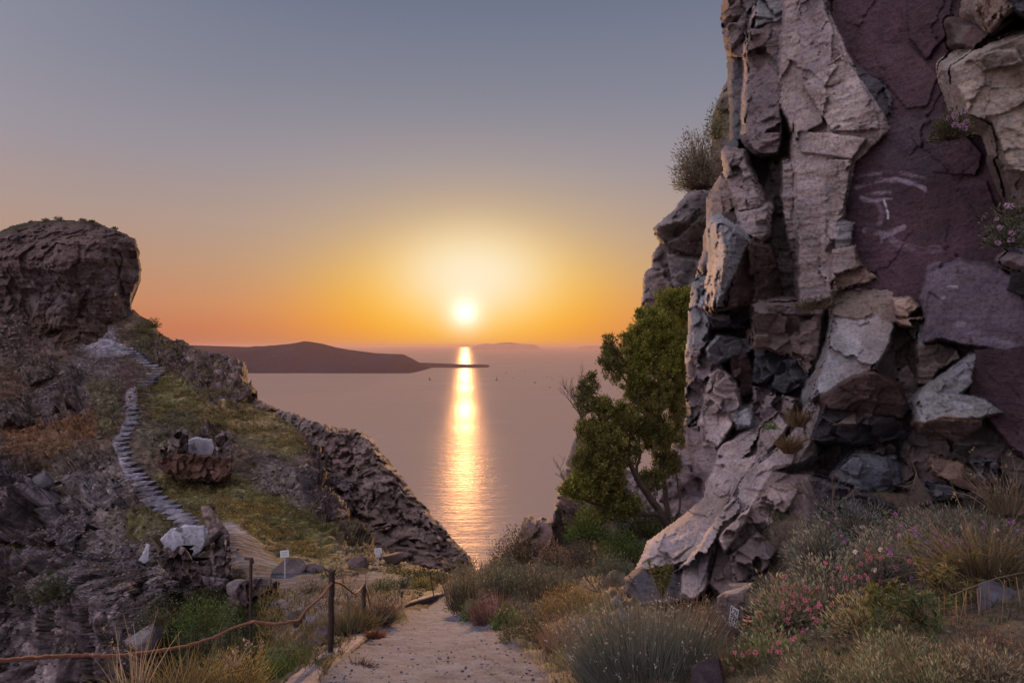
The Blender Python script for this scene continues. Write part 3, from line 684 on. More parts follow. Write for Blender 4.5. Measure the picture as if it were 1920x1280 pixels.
# ------------------------------------------------------------------ hillside on the left
HILL = TPS([(-300,560,170),(0,560,172),(120,600,170),(200,600,168),(300,600,168),(150,625,165),(0,650,145),(-300,700,130),(230,650,158),(330,640,162),(370,650,155),(300,692,148),(255,725,125),(250,742,117),(440,662,142),(485,742,126),
            (400,740,118),(150,740,120),(0,800,104),(230,830,90),(560,790,108),(450,820,96),(380,880,82),(600,880,80),(260,900,74),(0,890,80),(0,985,74),(150,900,78),(-300,900,84),(350,990,54),(500,950,62),
            (600,980,58),(640,960,64),(700,1035,54),(0,1005,72),(150,1000,66),(430,1015,43),(530,1084,34),(500,1010,48),(600,1040,46),(708,1062,42),(660,1070,37),(780,1068,44),(884,1085,44),(840,1092,34),(780,1095,27),
            (700,1115,22),(600,1150,20),(530,1130,26),(480,1140,27),(400,1060,40),(300,1080,44),(150,1095,58),(0,1095,62),(0,1280,52),(150,1280,45),(300,1130,43),(300,1280,37),(450,1200,27),(450,1290,25),(600,1210,17),(700,1160,15.5),(560,1290,17),
            (750,1133,15.5),(-300,1280,54),(300,1450,33),(600,1450,14),(0,1450,46),(800,1150,14.3)], 0.0008)
FOOT = [([(120,618),(150,624),(180,635),(215,648),(232,655)], 9), ([(248,738),(243,760),(246,790),(232,815),(222,830),(228,850),(236,868),(246,890)], 11), ([(345,985),(375,998),(430,1005)], 10),
        ([(430,1008),(455,1030),(490,1050),(530,1080),(570,1090)], 14), ([(430,1008),(455,1025),(500,1080),(540,1120),(600,1150),(690,1150),(740,1140)], 32), ([(690,1150),(640,1105),(700,1085),(760,1098)], 16), ([(560,1100),(640,1140)], 40)]
def crag(poly, k=.975):
    if min(q[1] for q in poly) < 1085:
        return [(x, y, float(HILL(np.array([x]), np.array([y]))[0]) * .968) for x, y in poly]
    b = max(poly, key=lambda q: q[1]); Y = float(HILL(np.array([b[0]]), np.array([b[1]]))[0]) * k; g = random.Random(int(b[0] + b[1]))
    return [(x, y, Y * (1 + g.uniform(-.015, .02))) for x, y in poly]
CRAGS = [(crag(p), c) for p, c in [
    ([(18,1108),(60,1092),(92,1130),(84,1200),(86,1290),(12,1300)], (.10,.085,.088)), ([(98,1112),(150,1098),(186,1150),(170,1220),(176,1290),(100,1290)], (.125,.105,.11)), ([(192,1124),(250,1108),(292,1160),(262,1220),(272,1290),(196,1290)], (.11,.092,.096)),
    ([(-70,1112),(12,1100),(6,1200),(8,1290),(-70,1290)], (.085,.07,.075)), ([(256,1150),(300,1122),(334,1182),(304,1272),(272,1240)], (.12,.10,.10)), ([(110,1180),(160,1170),(168,1250),(150,1290),(112,1290)], (.09,.08,.085)), ([(40,1170),(80,1165),(86,1280),(50,1290)], (.13,.112,.118)),
    ([(-40,905),(50,898),(72,955),(64,1012),(-40,1006)], (.075,.062,.066)), ([(62,918),(106,928),(118,1000),(84,1014)], (.115,.10,.11)), ([(110,955),(150,948),(170,985),(140,1030),(112,1010)], (.10,.085,.09)),
    ([(394,656),(430,652),(470,688),(484,735),(444,750),(404,702)], (.115,.085,.08)), ([(440,664),(462,690),(466,715),(484,730),(478,745),(450,735),(432,690)], (.125,.092,.086)), ([(345,655),(385,664),(394,720),(350,708)], (.10,.075,.07)), ([(298,640),(332,650),(338,690),(302,676)], (.095,.07,.066)),
    ([(600,925),(640,938),(644,978),(612,970)], (.085,.066,.066)),
    ([(180,1060),(240,1046),(262,1082),(200,1092)], (.12,.105,.108)), ([(40,690),(92,676),(104,706),(52,716)], (.10,.078,.072)), ([(100,738),(140,735),(146,760),(104,762)], (.06,.045,.045)), ([(300,1100),(350,1088),(370,1120),(320,1130)], (.10,.085,.088)),
    ([(150,905),(205,900),(230,945),(170,950)], (.14,.125,.13)), ([(0,770),(50,762),(60,790),(0,800)], (.085,.065,.06))]]
def hillside():
    xs = axis([(-320, 0, 12.0), (0, 900, 2.0), (900, 960, 6.0)]); ys = axis([(560, 1180, 2.0), (1180, 1300, 2.6), (1300, 1470, 10.0)])
    XX, YY = np.meshgrid(xs, ys); px, py = XX.ravel(), YY.ravel()
    Q = np.stack([px * .02, py * .03, 0 * px], -1); jx = fbm(Q, 5, 0.62, 81) * 16; jy = fbm(Q + 9, 5, 0.62, 82) * 10
    Y0_ = HILL(px, py); Y, cidx = relief(px + jx * .5, py + jy * .5, Y0_, CRAGS, 5.0, 4); P0 = W(px, py, Y)
    # rocky / grassy masks
    rock = np.where(cidx >= 0, .8, 0.0)
    for pl, k in (([(340,640),(420,650),(480,700),(486,745),(400,760),(330,700),(290,640)], 1.0), ([(600,960),(660,990),(740,1050),(700,1060),(620,1010)], .6),
                  ([(-400,900),(60,880),(120,960),(110,1010),(-400,1030)], 1.1), ([(-400,1080),(180,1060),(330,1100),(400,1150),(330,1300),(-400,1500)], 1.0), ([(300,815),(440,805),(440,900),(320,900)], .6),
                  ([(-400,560),(170,590),(120,660),(-400,700)], .7), ([(470,860),(650,900),(650,990),(480,900)], .35), ([(40,870),(215,830),(290,960),(430,1090),(300,1130),(100,1020)], .5), ([(60,700),(230,680),(230,800),(120,830),(0,800)], .45)):
        rock = np.maximum(rock, k * sstep(28, -22, poly_sd(px + jx, py + jy, pl)))
    pathm = np.zeros(len(px)); dmin = np.full(len(px), 1e9)
    for pts, wd in FOOT:
        d = line_d(px + jx * .35, py + jy * .35, pts); pathm = np.maximum(pathm, sstep(wd * 1.15, wd * .75, d)); dmin = np.minimum(dmin, d - wd)
    sc = np.maximum(Y, 8)
    n_l = fbm(P0 * 0.055, 5, 0.55, 83); n_r = fbm(P0 * 0.16, 6, 0.56, 84, True); n_s = fbm(P0 * 0.8, 5, 0.6, 85)
    F1, F2, cid, tl = worley(P0 * (9.0 / np.clip(Y, 12, 120))[:, None] * 1.3 + 0.15 * n_s[:, None], 86, True) if False else worley(P0 * .28 + 0.15 * n_s[:, None], 86, True); f1, f2, ci, t2 = worley(P0 * 0.9 + .15 * n_s[:, None], 87, True)
    amp = 0.022 * sc * (1 - .95 * pathm) * (1 - .6 * sstep(95, 125, Y))
    mid = sstep(0, 60, dmin)
    up = amp * (0.35 * n_l * mid + rock * (1.1 * (n_r - .2) + 0.7 * (cid - .5) + 1.2 * tl) * np.clip(mid + .2, 0, 1) + (0.10 + .25 * rock) * n_s * 1.2 + (0.10 + 0.3 * rock) * (ci - .5 + t2))
    # cliff steps: vertical hollows
    G = W(px, py, Y0_).reshape(XX.shape + (3,)); nn = np.cross(np.gradient(G, axis=1), np.gradient(G, axis=0)).reshape(-1, 3)
    nn /= np.linalg.norm(nn, axis=1)[:, None] + 1e-9; nn *= np.sign(-(nn * P0).sum(1))[:, None]; nn = nn + np.array([0, -1, .1]) * (.35 + 1.3 * sstep(1070, 1100, py) * sstep(350, 320, px))[:, None]; nn /= np.linalg.norm(nn, axis=1)[:, None]
    P1 = P0 + nn * (up * 1.25)[:, None]
    # colour
    cols = np.tile(np.array((0.12, 0.09, 0.066)), (len(px), 1))
    jit = (jx * 1.5, jy * 1.5)
    grn = (0.16, 0.145, 0.062); yel = (0.22, 0.165, 0.075); rst = (0.15, 0.075, 0.04); scr = (0.17, 0.145, 0.14); dk = (0.06, 0.05, 0.055); brn = (0.095, 0.062, 0.055)
    cols = paint(px, py, cols, [
        ([(-400,560),(180,590),(130,660),(-400,720)], (0.11,0.08,0.075), 25), ([(270,590),(360,650),(430,690),(320,700),(250,650)], (0.065,0.062,0.035), 15),
        ([(300,700),(400,715),(480,760),(560,790),(620,840),(540,860),(440,820),(420,800),(290,790),(260,740)], grn, 18), ([(380,745),(470,760),(560,810),(540,850),(440,815),(350,790)], yel, 16),
        ([(0,700),(120,680),(230,770),(200,830),(60,880),(-300,900),(-300,740)], (0.10,0.065,0.05), 25), ([(10,800),(200,760),(215,800),(80,860),(0,850)], rst, 16),([(40,840),(120,800),(150,830),(60,880)], (0.15,0.09,0.05), 12),
        ([(170,660),(230,670),(300,720),(240,770),(180,740)], brn, 16), ([(60,740),(150,650),(230,650),(180,740),(90,790)], (0.12,0.10,0.10), 20),
        ([(340,650),(420,650),(480,700),(486,745),(400,760),(330,700)], (0.115,0.085,0.085), 12), ([(560,785),(700,835),(760,920),(885,1070),(800,1075),(680,1000),(620,930),(560,860)], (0.105,0.075,0.07), 14),
        ([(300,885),(430,900),(560,960),(660,1010),(640,1060),(540,1050),(440,1000),(360,950),(290,930)], grn, 18), ([(440,900),(560,950),(640,1000),(560,1010),(450,960)], (0.14,0.135,0.05), 18),
        ([(470,860),(600,890),(650,960),(560,960),(480,910)], scr, 12, .7), ([(540,880),(640,900),(660,1000),(600,970)], dk, 12), ([(480,1040),(640,1050),(620,1095),(520,1090)], (0.11,0.11,0.06), 14),
        ([(640,1030),(760,1040),(760,1060),(640,1060)], scr, 8, .6), ([(680,1065),(860,1070),(840,1110),(740,1120),(690,1090)], (0.12,0.12,0.06), 10), ([(640,1000),(760,1010),(840,1070),(700,1060),(620,1030)], (0.10,0.085,0.055), 12),
        ([(100,890),(220,850),(280,950),(180,960),(120,930)], scr, 16, .8), ([(-400,890),(60,885),(110,960),(100,1030),(-400,1040)], dk, 14), ([(0,980),(110,1000),(90,1080),(0,1120)], (0.12,0.07,0.035), 14),
        ([(110,960),(240,960),(230,1040),(110,1060)], scr, 12, .8), ([(230,960),(330,940),(350,985),(300,1020),(240,1000)], (0.12,0.11,0.05), 12), ([(190,1000),(430,1060),(420,1110),(200,1110),(160,1060)], scr, 16, .75),
        ([(-400,1100),(140,1085),(250,1120),(320,1180),(300,1300),(-400,1480)], (0.085,0.08,0.095), 16), ([(60,1080),(140,1070),(150,1130),(60,1130)], (0.05,0.055,0.04), 10), ([(300,1130),(440,1130),(560,1230),(560,1300),(320,1300)], (0.045,0.055,0.03), 14),
        ([(120,605),(215,615),(240,655),(200,660),(130,640)], (0.26,0.25,0.29), 8, .7), ([(160,715),(225,720),(225,800),(190,830)], (0.09,0.08,0.045), 10),
        ([(255,800),(330,760),(420,800),(320,860),(260,850)], (0.10,0.09,0.06), 14)], jit, 14)
    cc = np.array([c for _, c in CRAGS]); hit = (cidx >= 0); cols[hit] = cc[cidx[hit]] * (1 + .5 * (ci[hit] - .5))[:, None]
    spk = sstep(0.10, 0.45, fbm(P0 * 1.1 + 4, 4, .7, 91)); cols = cols * (1 + (.9 * spk * (.35 + .65 * rock))[:, None])
    cols *= (1 + 0.5 * (ci - .5) * (0.4 + .6 * rock))[:, None]
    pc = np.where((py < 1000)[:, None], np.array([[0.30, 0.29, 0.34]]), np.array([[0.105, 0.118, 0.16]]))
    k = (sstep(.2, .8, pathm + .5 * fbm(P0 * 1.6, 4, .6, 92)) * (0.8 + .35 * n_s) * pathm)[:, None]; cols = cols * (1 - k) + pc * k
    cols *= np.clip(1 + .8 * fbm(P0 * .3, 5, .65, 93) + .5 * fbm(P0 * 1.3, 3, .6, 94), .3, 2.2)[:, None]
    outl = [(-400,560),(0,575),(120,590),(200,600),(250,578),(262,590),(282,600),(300,622),(320,634),(340,642),(352,640),(372,654),(395,662),(420,664),(445,668),(458,690),(464,712),(482,722),(485,738),(478,748),(468,752),(500,764),(530,780),(556,790),
            (575,812),(590,840),(602,870),(616,910),(640,955),(665,995),(700,1030),(745,1050),(800,1066),(850,1078),(890,1084),(890,1100),(860,1110),(860,1480),(-400,1480)]
    sd = poly_sd(px + jx * .28, py + jy * .28, outl)
    rim = np.clip(1 + sd / 14.0, 0, 1) ** 2 * (py < 1075)
    P1 = P1 * (1 + 0.05 * rim)[:, None]
    # keep rim silhouette in place: carry along the line of sight only
    keep = (sd < 0).reshape(XX.shape)
    shp = XX.shape + (3,)
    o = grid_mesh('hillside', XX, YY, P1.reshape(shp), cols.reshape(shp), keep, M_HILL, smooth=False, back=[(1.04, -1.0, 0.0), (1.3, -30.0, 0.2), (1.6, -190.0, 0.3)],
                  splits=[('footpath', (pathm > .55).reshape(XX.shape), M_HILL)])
    for q in o: tag(q, kind='structure')
    return XX, YY, P1.reshape(shp), rock.reshape(XX.shape), pathm.reshape(XX.shape), (keep & (sd < -8).reshape(XX.shape))
HX, HY, HP, HROCK, HPATH, HKEEP = hillside()
def hill_at(px, py):
    j = int(np.clip(np.searchsorted(HX[0], px), 0, HX.shape[1] - 1)); i = int(np.clip(np.searchsorted(HY[:, 0], py), 0, HX.shape[0] - 1))
    return Vector(HP[i, j])

def spur():
    xs = axis([(400, 920, 2.0)]); ys = axis([(620, 1130, 2.0)])
    XX, YY = np.meshgrid(xs, ys); px, py = XX.ravel(), YY.ravel()
    Q = np.stack([px * .03, py * .03, 0 * px], -1); jx = fbm(Q, 5, 0.65, 121) * 10; jy = fbm(Q + 9, 5, 0.65, 122) * 8
    base = TPS([(420,700,134),(560,785,117),(650,818,108),(700,848,100),(750,920,90),(800,985,82),(850,1040,76),(884,1066,72),(560,850,104),(600,900,93),(650,960,85),(700,1000,79),(760,1040,73),(820,1072,68),(640,1060,76),(480,800,112),(480,950,92),(420,1000,90),(700,900,93),(640,870,98)])
    S = [([(540,775,110),(600,792,106),(620,850,100),(590,900,97),(550,850,103)], (.11,.085,.075)), ([(612,805,104),(650,815,102),(668,860,96),(640,900,92),(615,860,97)], (.10,.07,.065)), ([(670,818,101),(694,832,99),(706,880,92),(690,960,84),(664,900,90)], (.12,.09,.082)),
         ([(706,868,93),(732,886,91),(742,940,86),(735,1000,80),(706,950,84)], (.10,.075,.07)), ([(748,915,88),(775,945,85),(785,1000,80),(775,1050,74),(745,1010,78)], (.115,.085,.078)), ([(792,968,82),(820,988,80),(835,1040,75),(825,1075,71),(795,1060,73)], (.10,.075,.07)), ([(845,1015,76),(872,1042,73),(884,1075,71),(850,1080,70)], (.10,.075,.07)),
         ([(600,890,90),(650,905,88),(660,960,82),(630,985,80),(590,940,86)], (.075,.058,.06))]
    Y, idx = relief(px + jx, py + jy, base(px, py), S, 5.0, 4)
    cols = np.tile(np.array((0.20, 0.145, 0.125)), (len(px), 1)); cs = np.array([q[1] for q in S]) * 1.9; ok = idx >= 0; cols[ok] = cs[idx[ok]]
    P0 = W(px, py, Y); n1 = fbm(P0 * np.array([.2, .2, .07]), 6, .6, 123, True); n2 = fbm(P0 * np.array([.9, .9, .45]), 5, .65, 124); F1, F2, cid, tl = worley(P0 * .22 + .12 * n2[:, None], 125, True); f1, f2, ci, t2 = worley(P0 * .7 + .12 * n2[:, None], 126, True)
    Y2 = Y - (n1 * .7 + n2 * 1.1 + (cid - .5) * .9 + tl * 1.6 + (ci - .5) * .9 + t2 * 1.6)
    cols = cols * (1 + .5 * (ci - .5) + .3 * n2)[:, None]; g = sstep(.15, .5, fbm(P0 * .15 + 3, 4, .6, 127))[:, None] * .5; cols = cols * (1 - g) + np.array((.12, .095, .05)) * g
    outl = [(400,700),(500,756),(530,768),(560,776),(590,790),(640,800),(675,806),(700,820),(712,845),(734,866),(750,888),(768,910),(786,934),(804,955),(808,968),(828,982),(844,1002),(864,1024),(882,1042),(889,1066),(896,1120),(400,1125)]
    sd = poly_sd(px + jx * .45, py + jy * .45, outl); Y2 += np.clip(1 + sd / 12., 0, 1) ** 2 * 3
    P = W(px, py, Y2); shp = XX.shape + (3,)
    for q in grid_mesh('rocky_spur', XX, YY, P.reshape(shp), cols.reshape(shp), (sd < 0).reshape(XX.shape), M_SPUR, smooth=False, back=[(1.05, 0, 0), (1.2, -20.0, 0.1)]): tag(q, kind='structure')
spur()

def butte():
    S = []
    g = random.Random(3)
    top = [(-400,470),(-60,440),(0,433),(20,424),(45,417),(75,413),(110,411),(150,413),(185,416),(200,424),(225,434),(250,445),(257,452),(260,470),(262,490),(265,502),(264,520),(260,532),(252,545),(250,562),(247,578),(250,586),(262,600),(300,640),(300,680),(-400,700)]
    xs = axis([(-320, 0, 10.0), (0, 305, 1.6)]); ys = axis([(400, 680, 1.6)])
    XX, YY = np.meshgrid(xs, ys); px, py = XX.ravel(), YY.ravel()
    Q = np.stack([px * .04, py * .03, 0 * px], -1); jx = fbm(Q, 5, 0.6, 101) * 6; jy = fbm(Q + 9, 5, 0.6, 102) * 5
    base = TPS([(-300,440,182),(0,432,182),(100,412,186),(200,420,184),(250,446,182),(-300,470,168),(0,450,168),(100,440,168),(200,445,169),(255,470,176),(0,560,166),(100,560,165),(200,560,168),(245,560,176),(0,640,158),(-300,640,158),(150,640,158),(260,640,172),(218,500,168)], .0005)(px + jx, py + jy)
    S = [([(170,495,166.5),(205,490,166),(215,520,166),(210,590,168),(170,600,167)], (0.12,0.08,0.075)), ([(-50,455,167),(60,445,166),(150,450,166),(165,480,167),(60,480,168),(-50,500,168)], (0.10,0.072,0.075)),
         ([(60,520,165),(130,510,165),(140,590,163),(60,600,163)], (0.10,0.075,0.075)), ([(95,585,160),(125,575,160),(132,610,159),(95,615,159)], (0.13,0.10,0.10)), ([(215,450,170),(258,455,174),(262,500,174),(235,505,171),(218,500,170)], (0.12,0.085,0.08)),
         ([(232,505,171),(263,505,174),(252,545,175),(247,580,175),(228,575,173)], (0.10,0.07,0.065))]
    Y, idx = relief(px + jx, py + jy, base, S, 2.0, 6)
    cols = np.tile(np.array((0.125, 0.088, 0.083)), (len(px), 1)); cs = np.array([s[1] for s in S]); ok = idx >= 0; cols[ok] = cs[idx[ok]] * .5 + cols[ok] * .5
    P0 = W(px, py, Y); n1 = fbm(P0 * np.array([.11, .11, .05]), 6, .56, 103, True); n2 = fbm(P0 * np.array([.05, .05, .5]), 5, .6, 104)
    F1, F2, cid, tl = worley(P0 * np.array([.17, .17, .10]) + .15 * n1[:, None], 105, True); f1, f2, ci, t2 = worley(P0 * .5 + .15 * n1[:, None], 108, True); n3 = fbm(P0 * .7, 4, .6, 106)
    grass = sstep(0, 12, 1 * ((HZ - py) - (HZ - np.interp(px, [-400, 0, 100, 200, 255], [455, 447, 425, 432, 452])))) 
    rk = 1 - .8 * grass
    Y2 = Y - (n1 * 1.9 + n2 * 1.2 + (cid - .5) * 2.0 + tl * 1.8 + (ci - .5) * .6 + t2 * .8 + n3 * .9) * rk
    pale = sstep(.0, .5, fbm(P0 * np.array([.05, .05, .07]) + 5, 4, .6, 107)) * sstep(440, 480, py) * sstep(600, 540, py)
    cols = cols * (1 - .6 * pale[:, None]) + np.array((.20, .18, .20)) * .6 * pale[:, None]
    rb = sstep(.2, .6, n2)[:, None] * .5; cols = cols * (1 - rb) + np.array((.12, .07, .065)) * rb
    cols = cols * (1 - grass[:, None]) + np.array((.075, .062, .042)) * grass[:, None]
    tal = sstep(585, 615, py + jy * 2)[:, None]; cols = cols * (1 - tal) + np.array((.10, .07, .055)) * tal
    bl = poly_sd(px + jx, py + jy, [(212,575),(225,560),(238,590),(240,605),(228,600)]); k = sstep(3, -3, bl)[:, None] * .7; cols = cols * (1 - k) + np.array((.24, .18, .13)) * k
    sd = poly_sd(px + jx * .8 + (f1 - .5) * 5, py + jy * .5, top)
    Y2 += np.clip(1 + sd / 6., 0, 1) ** 2 * 4
    P = W(px, py, Y2); shp = XX.shape + (3,)
    for q in grid_mesh('rock_butte', XX, YY, P.reshape(shp), cols.reshape(shp), (sd < 0).reshape(XX.shape), M_BUTTE, smooth=False, back=[(1.05, -0.5, 0.0), (1.2, -8.0, 0.12)]): tag(q, kind='structure')
butte()

# ------------------------------------------------------------------ near ground: path, verge and bank
NEAR = TPS([(800,1280,4.5),(620,1280,4.5),(1020,1280,4.5),(640,1228,5.8),(900,1228,5.9),(690,1185,9.0),(860,1185,9.0),(1000,1200,7.2),(770,1150,12),(900,1150,11.6),(755,1130,14.5),(880,1125,14),(840,1110,18.5),(850,1100,21),(800,1104,21),(900,1075,19),
            (960,1030,19),(1000,1000,19.5),(1050,1040,17.5),(1150,1080,10.8),(1170,1130,8.1),(1300,1130,7.3),(1300,1200,5.8),(1100,1280,4.3),(1250,1280,4.0),(1400,1280,3.7),(1400,1130,6.2),(1500,1050,6.4),(1600,1150,4.4),(1600,1280,3.2),(1900,1280,2.7),(1900,1100,3.9),(1900,1000,5.3),(1700,1010,5.9),
            (1100,1010,20),(1250,1000,19.5),(1200,1060,13),(560,1290,4.9),(520,1260,6.0),(960,1700,1.83),(600,1700,2.0),(300,1700,2.6),(1400,1700,1.7),(1900,1700,1.5),(960,2400,1.1),(1900,2400,.95),(300,2400,1.3),(2300,1280,2.3),(2300,1000,4.6),(450,1400,3.9),(1400,950,8.6)], 0.0006)
PATHP = [(590,1285),(612,1262),(650,1222),(690,1188),(725,1168),(762,1150),(752,1138),(762,1128),(800,1117),(835,1106),(850,1100),(868,1102),(860,1112),(850,1122),(868,1140),(905,1160),(945,1195),(990,1230),(1025,1262),(1030,1300),(1150,2600),(400,2600),(560,1400)]
def near_ground():
    xs = axis([(-100, 480, 14.0), (480, 1940, 3.0), (1940, 2400, 16.0)]); ys = axis([(900, 1300, 2.4), (1300, 1450, 8.0), (1450, 2500, 50.)])
    XX, YY = np.meshgrid(xs, ys); px, py = XX.ravel(), YY.ravel()
    Q = np.stack([px * .02, py * .03, 0 * px], -1); jx = fbm(Q, 5, 0.6, 111) * 12; jy = fbm(Q + 9, 5, 0.6, 112) * 6
    Y = NEAR(px, py); P0 = W(px, py, Y)
    sdp = poly_sd(px + jx * .5, py + jy * .5, PATHP); pm = sstep(3, -3, sdp)
    n1 = fbm(P0 * 1.5, 5, .6, 113); n2 = fbm(P0 * 7, 5, .6, 114); n3 = fbm(P0 * np.array([1.0, 2.5, 1]), 4, .5, 115)
    P = P0.copy(); P[:, 2] += (1 - pm) * (n1 * .12 + n2 * .035) * np.clip(Y / 5, .5, 2.5) + pm * (n2 * .022 + n3 * .018)
    # broken cross edges of the shallow steps
    for yy, hh in ((1163, .10), (1135, .09)):
        P[:, 2] -= pm * hh * sstep(yy - 1.5 + n1 * 0, yy - 4.5, py + jy * .8)
    cols = np.tile(np.array((.085, .065, .05)), (len(px), 1)) * (1 + .5 * n2[:, None])
    gm = sstep(-.1, .4, n1)[:, None]; cols = cols * (1 - .5 * gm) + np.array((.10, .095, .055)) * .5 * gm
    pcol = np.array((.145, .158, .205)) * (1 + .3 * n1[:, None] + .5 * n2[:, None])
    dirt = sstep(-22, 4, sdp + n2 * 14)[:, None] * .65; pcol = pcol * (1 - dirt) + np.array((.13, .10, .09)) * dirt
    cr = sstep(.05, .0, np.abs(fbm(P0 * 1.1 + 3, 4, .55, 117)))[:, None] * .35; pcol = pcol * (1 - cr)
    cols = cols * (1 - pm[:, None]) + pcol * pm[:, None]
    outl = [(-100,2600),(380,1500),(470,1310),(515,1275),(560,1235),(620,1200),(672,1172),(735,1146),(748,1130),(790,1106),(850,1088),(900,1064),(945,1030),(990,1005),(1050,990),(1200,985),(1400,930),(1930,900),(2500,880),(2500,2600)]
    sd = poly_sd(px + jx * .4, py + jy * .4, outl)
    shp = XX.shape + (3,)
    o = grid_mesh('verge', XX, YY, P.reshape(shp), cols.reshape(shp), (sd < 0).reshape(XX.shape), M_GROUND, back=[(1.04, -0.6, 0.0), (1.12, -3.0, 0.05)], splits=[('path', (pm > .5).reshape(XX.shape), M_PATH)])
    for q in o: tag(q, kind='structure')
    return XX, YY, P.reshape(shp), pm.reshape(XX.shape)
GX, GY, GP, GPATH = near_ground()
def ground_at(px, py):
    j = int(np.clip(np.searchsorted(GX[0], px), 0, GX.shape[1] - 1)); i = int(np.clip(np.searchsorted(GY[:, 0], py), 0, GX.shape[0] - 1))
    return Vector(GP[i, j])
# ------------------------------------------------------------------ air
def haze():
    m, t, out = mat_new('haze_air')
    v = t.node('ShaderNodeVolumePrincipled'); v.inputs['Color'].default_value = (0.66, 0.47, 0.46, 1)
    v.inputs['Density'].default_value = 3.2e-5; v.inputs['Anisotropy'].default_value = 0.35
    t.l.new(v.outputs[0], out.inputs['Volume'])
    b = MB(); b.box(0, 0, 0, 72000, 72000, 332); o = b.build('haze', m); o.location = (0, 15000, -251.5 - 1 + 166)
    tag(o, kind='stuff')
haze()
#==MARK_OBJECTS==
# ------------------------------------------------------------------ plant builders
class Veg:
    """leaves, blades and twigs gathered into one mesh"""
    def __init__(s): s.v = []; s.f = []; s.c = []; s.n = 0
    def _push(s, V_, F_, C_): s.v.append(V_); s.f.append(F_ + s.n); s.c.append(C_); s.n += len(V_)
    def leaves(s, C, size, asp=0.4, up=0.3, cols=None, dirs=None):
        N = len(C); size = np.broadcast_to(size, (N,)) * RNG.uniform(.65, 1.35, N)
        d = RNG.normal(size=(N, 3)); d[:, 2] = d[:, 2] * (1 - up) + up * 1.6
        if dirs is not None: d = d * .55 + dirs * 1.2
        d /= np.linalg.norm(d, axis=1)[:, None]
        r = RNG.normal(size=(N, 3)); sd = np.cross(d, r); sd /= np.linalg.norm(sd, axis=1)[:, None] + 1e-9
        a = d * size[:, None]; b = sd * (size * asp * .5)[:, None]
        Vv = np.stack([C, C + a * .5 + b, C + a, C + a * .5 - b], 1).reshape(-1, 3)
        F = np.arange(N * 4).reshape(N, 4); s._push(Vv, F, np.repeat(cols, 4, 0)); return s
    def blades(s, R0, D, L, wd, droop=0.25, cols=None, seg=3, tip=0.15):
        N = len(R0); D = D / (np.linalg.norm(D, axis=1)[:, None] + 1e-9); L = np.broadcast_to(L, (N,)); wd = np.broadcast_to(wd, (N,))
        r = RNG.normal(size=(N, 3)) * .5 + np.array([0, 1, 0]); sd = np.cross(D, r); sd /= np.linalg.norm(sd, axis=1)[:, None] + 1e-9
        dr = RNG.uniform(.2, 1.5, N) * droop; h = RNG.normal(size=(N, 3)) * .25
        rows = []
        for i in range(seg + 1):
            t = i / seg; p = R0 + D * (L * t)[:, None] + h * (L * t * t * droop)[:, None]; p[:, 2] -= dr * L * t * t * .6
            ww = wd * ((1 - t) * (1 - tip) + tip) * .5
            rows += [p - sd * ww[:, None], p + sd * ww[:, None]]
        Vv = np.stack(rows, 1).reshape(-1, 3); m = 2 * (seg + 1)
        b = (np.arange(N) * m)[:, None]; F = np.concatenate([b + np.array([2 * i, 2 * i + 1, 2 * i + 3, 2 * i + 2]) for i in range(seg)])
        s._push(Vv, F, np.repeat(cols, m, 0)); s.tips = rows[-1]; return s
    def build(s, name, mat, parent=None, origin=None):
        Vv = np.concatenate(s.v)
        if origin is not None: Vv = Vv - np.asarray(origin)
        return mesh_obj(name, Vv, np.concatenate(s.f), mat, parent, np.concatenate(s.c))
def cvar(c, N, v=0.35, c2=None, f=0.3):
    c = np.tile(np.asarray(c, float), (N, 1))
    if c2 is not None:
        k = (RNG.random(N) < f)[:, None]; c = np.where(k, np.asarray(c2, float), c)
    return c * RNG.uniform(1 - v, 1 + v, N)[:, None] * RNG.uniform(.93, 1.07, (N, 3))
def dome_pts(N, r, h, lump=0.35, shell=0.55, k=0):
    d = RNG.normal(size=(N, 3)); d[:, 2] = np.abs(d[:, 2]) * .9; d /= np.linalg.norm(d, axis=1)[:, None]
    rr = 1 + lump * fbm(d * 2.3 + k * 3.1, 3, .6, 200 + k)
    q = RNG.random(N) ** (1 - shell * .8); cl = fbm(d * 5 + k, 2, .6, 230 + k); q = q * (1 + .18 * cl)
    return d * (rr * q)[:, None] * np.array([r, r, h]), d
BK = [0]; LB = 1.75
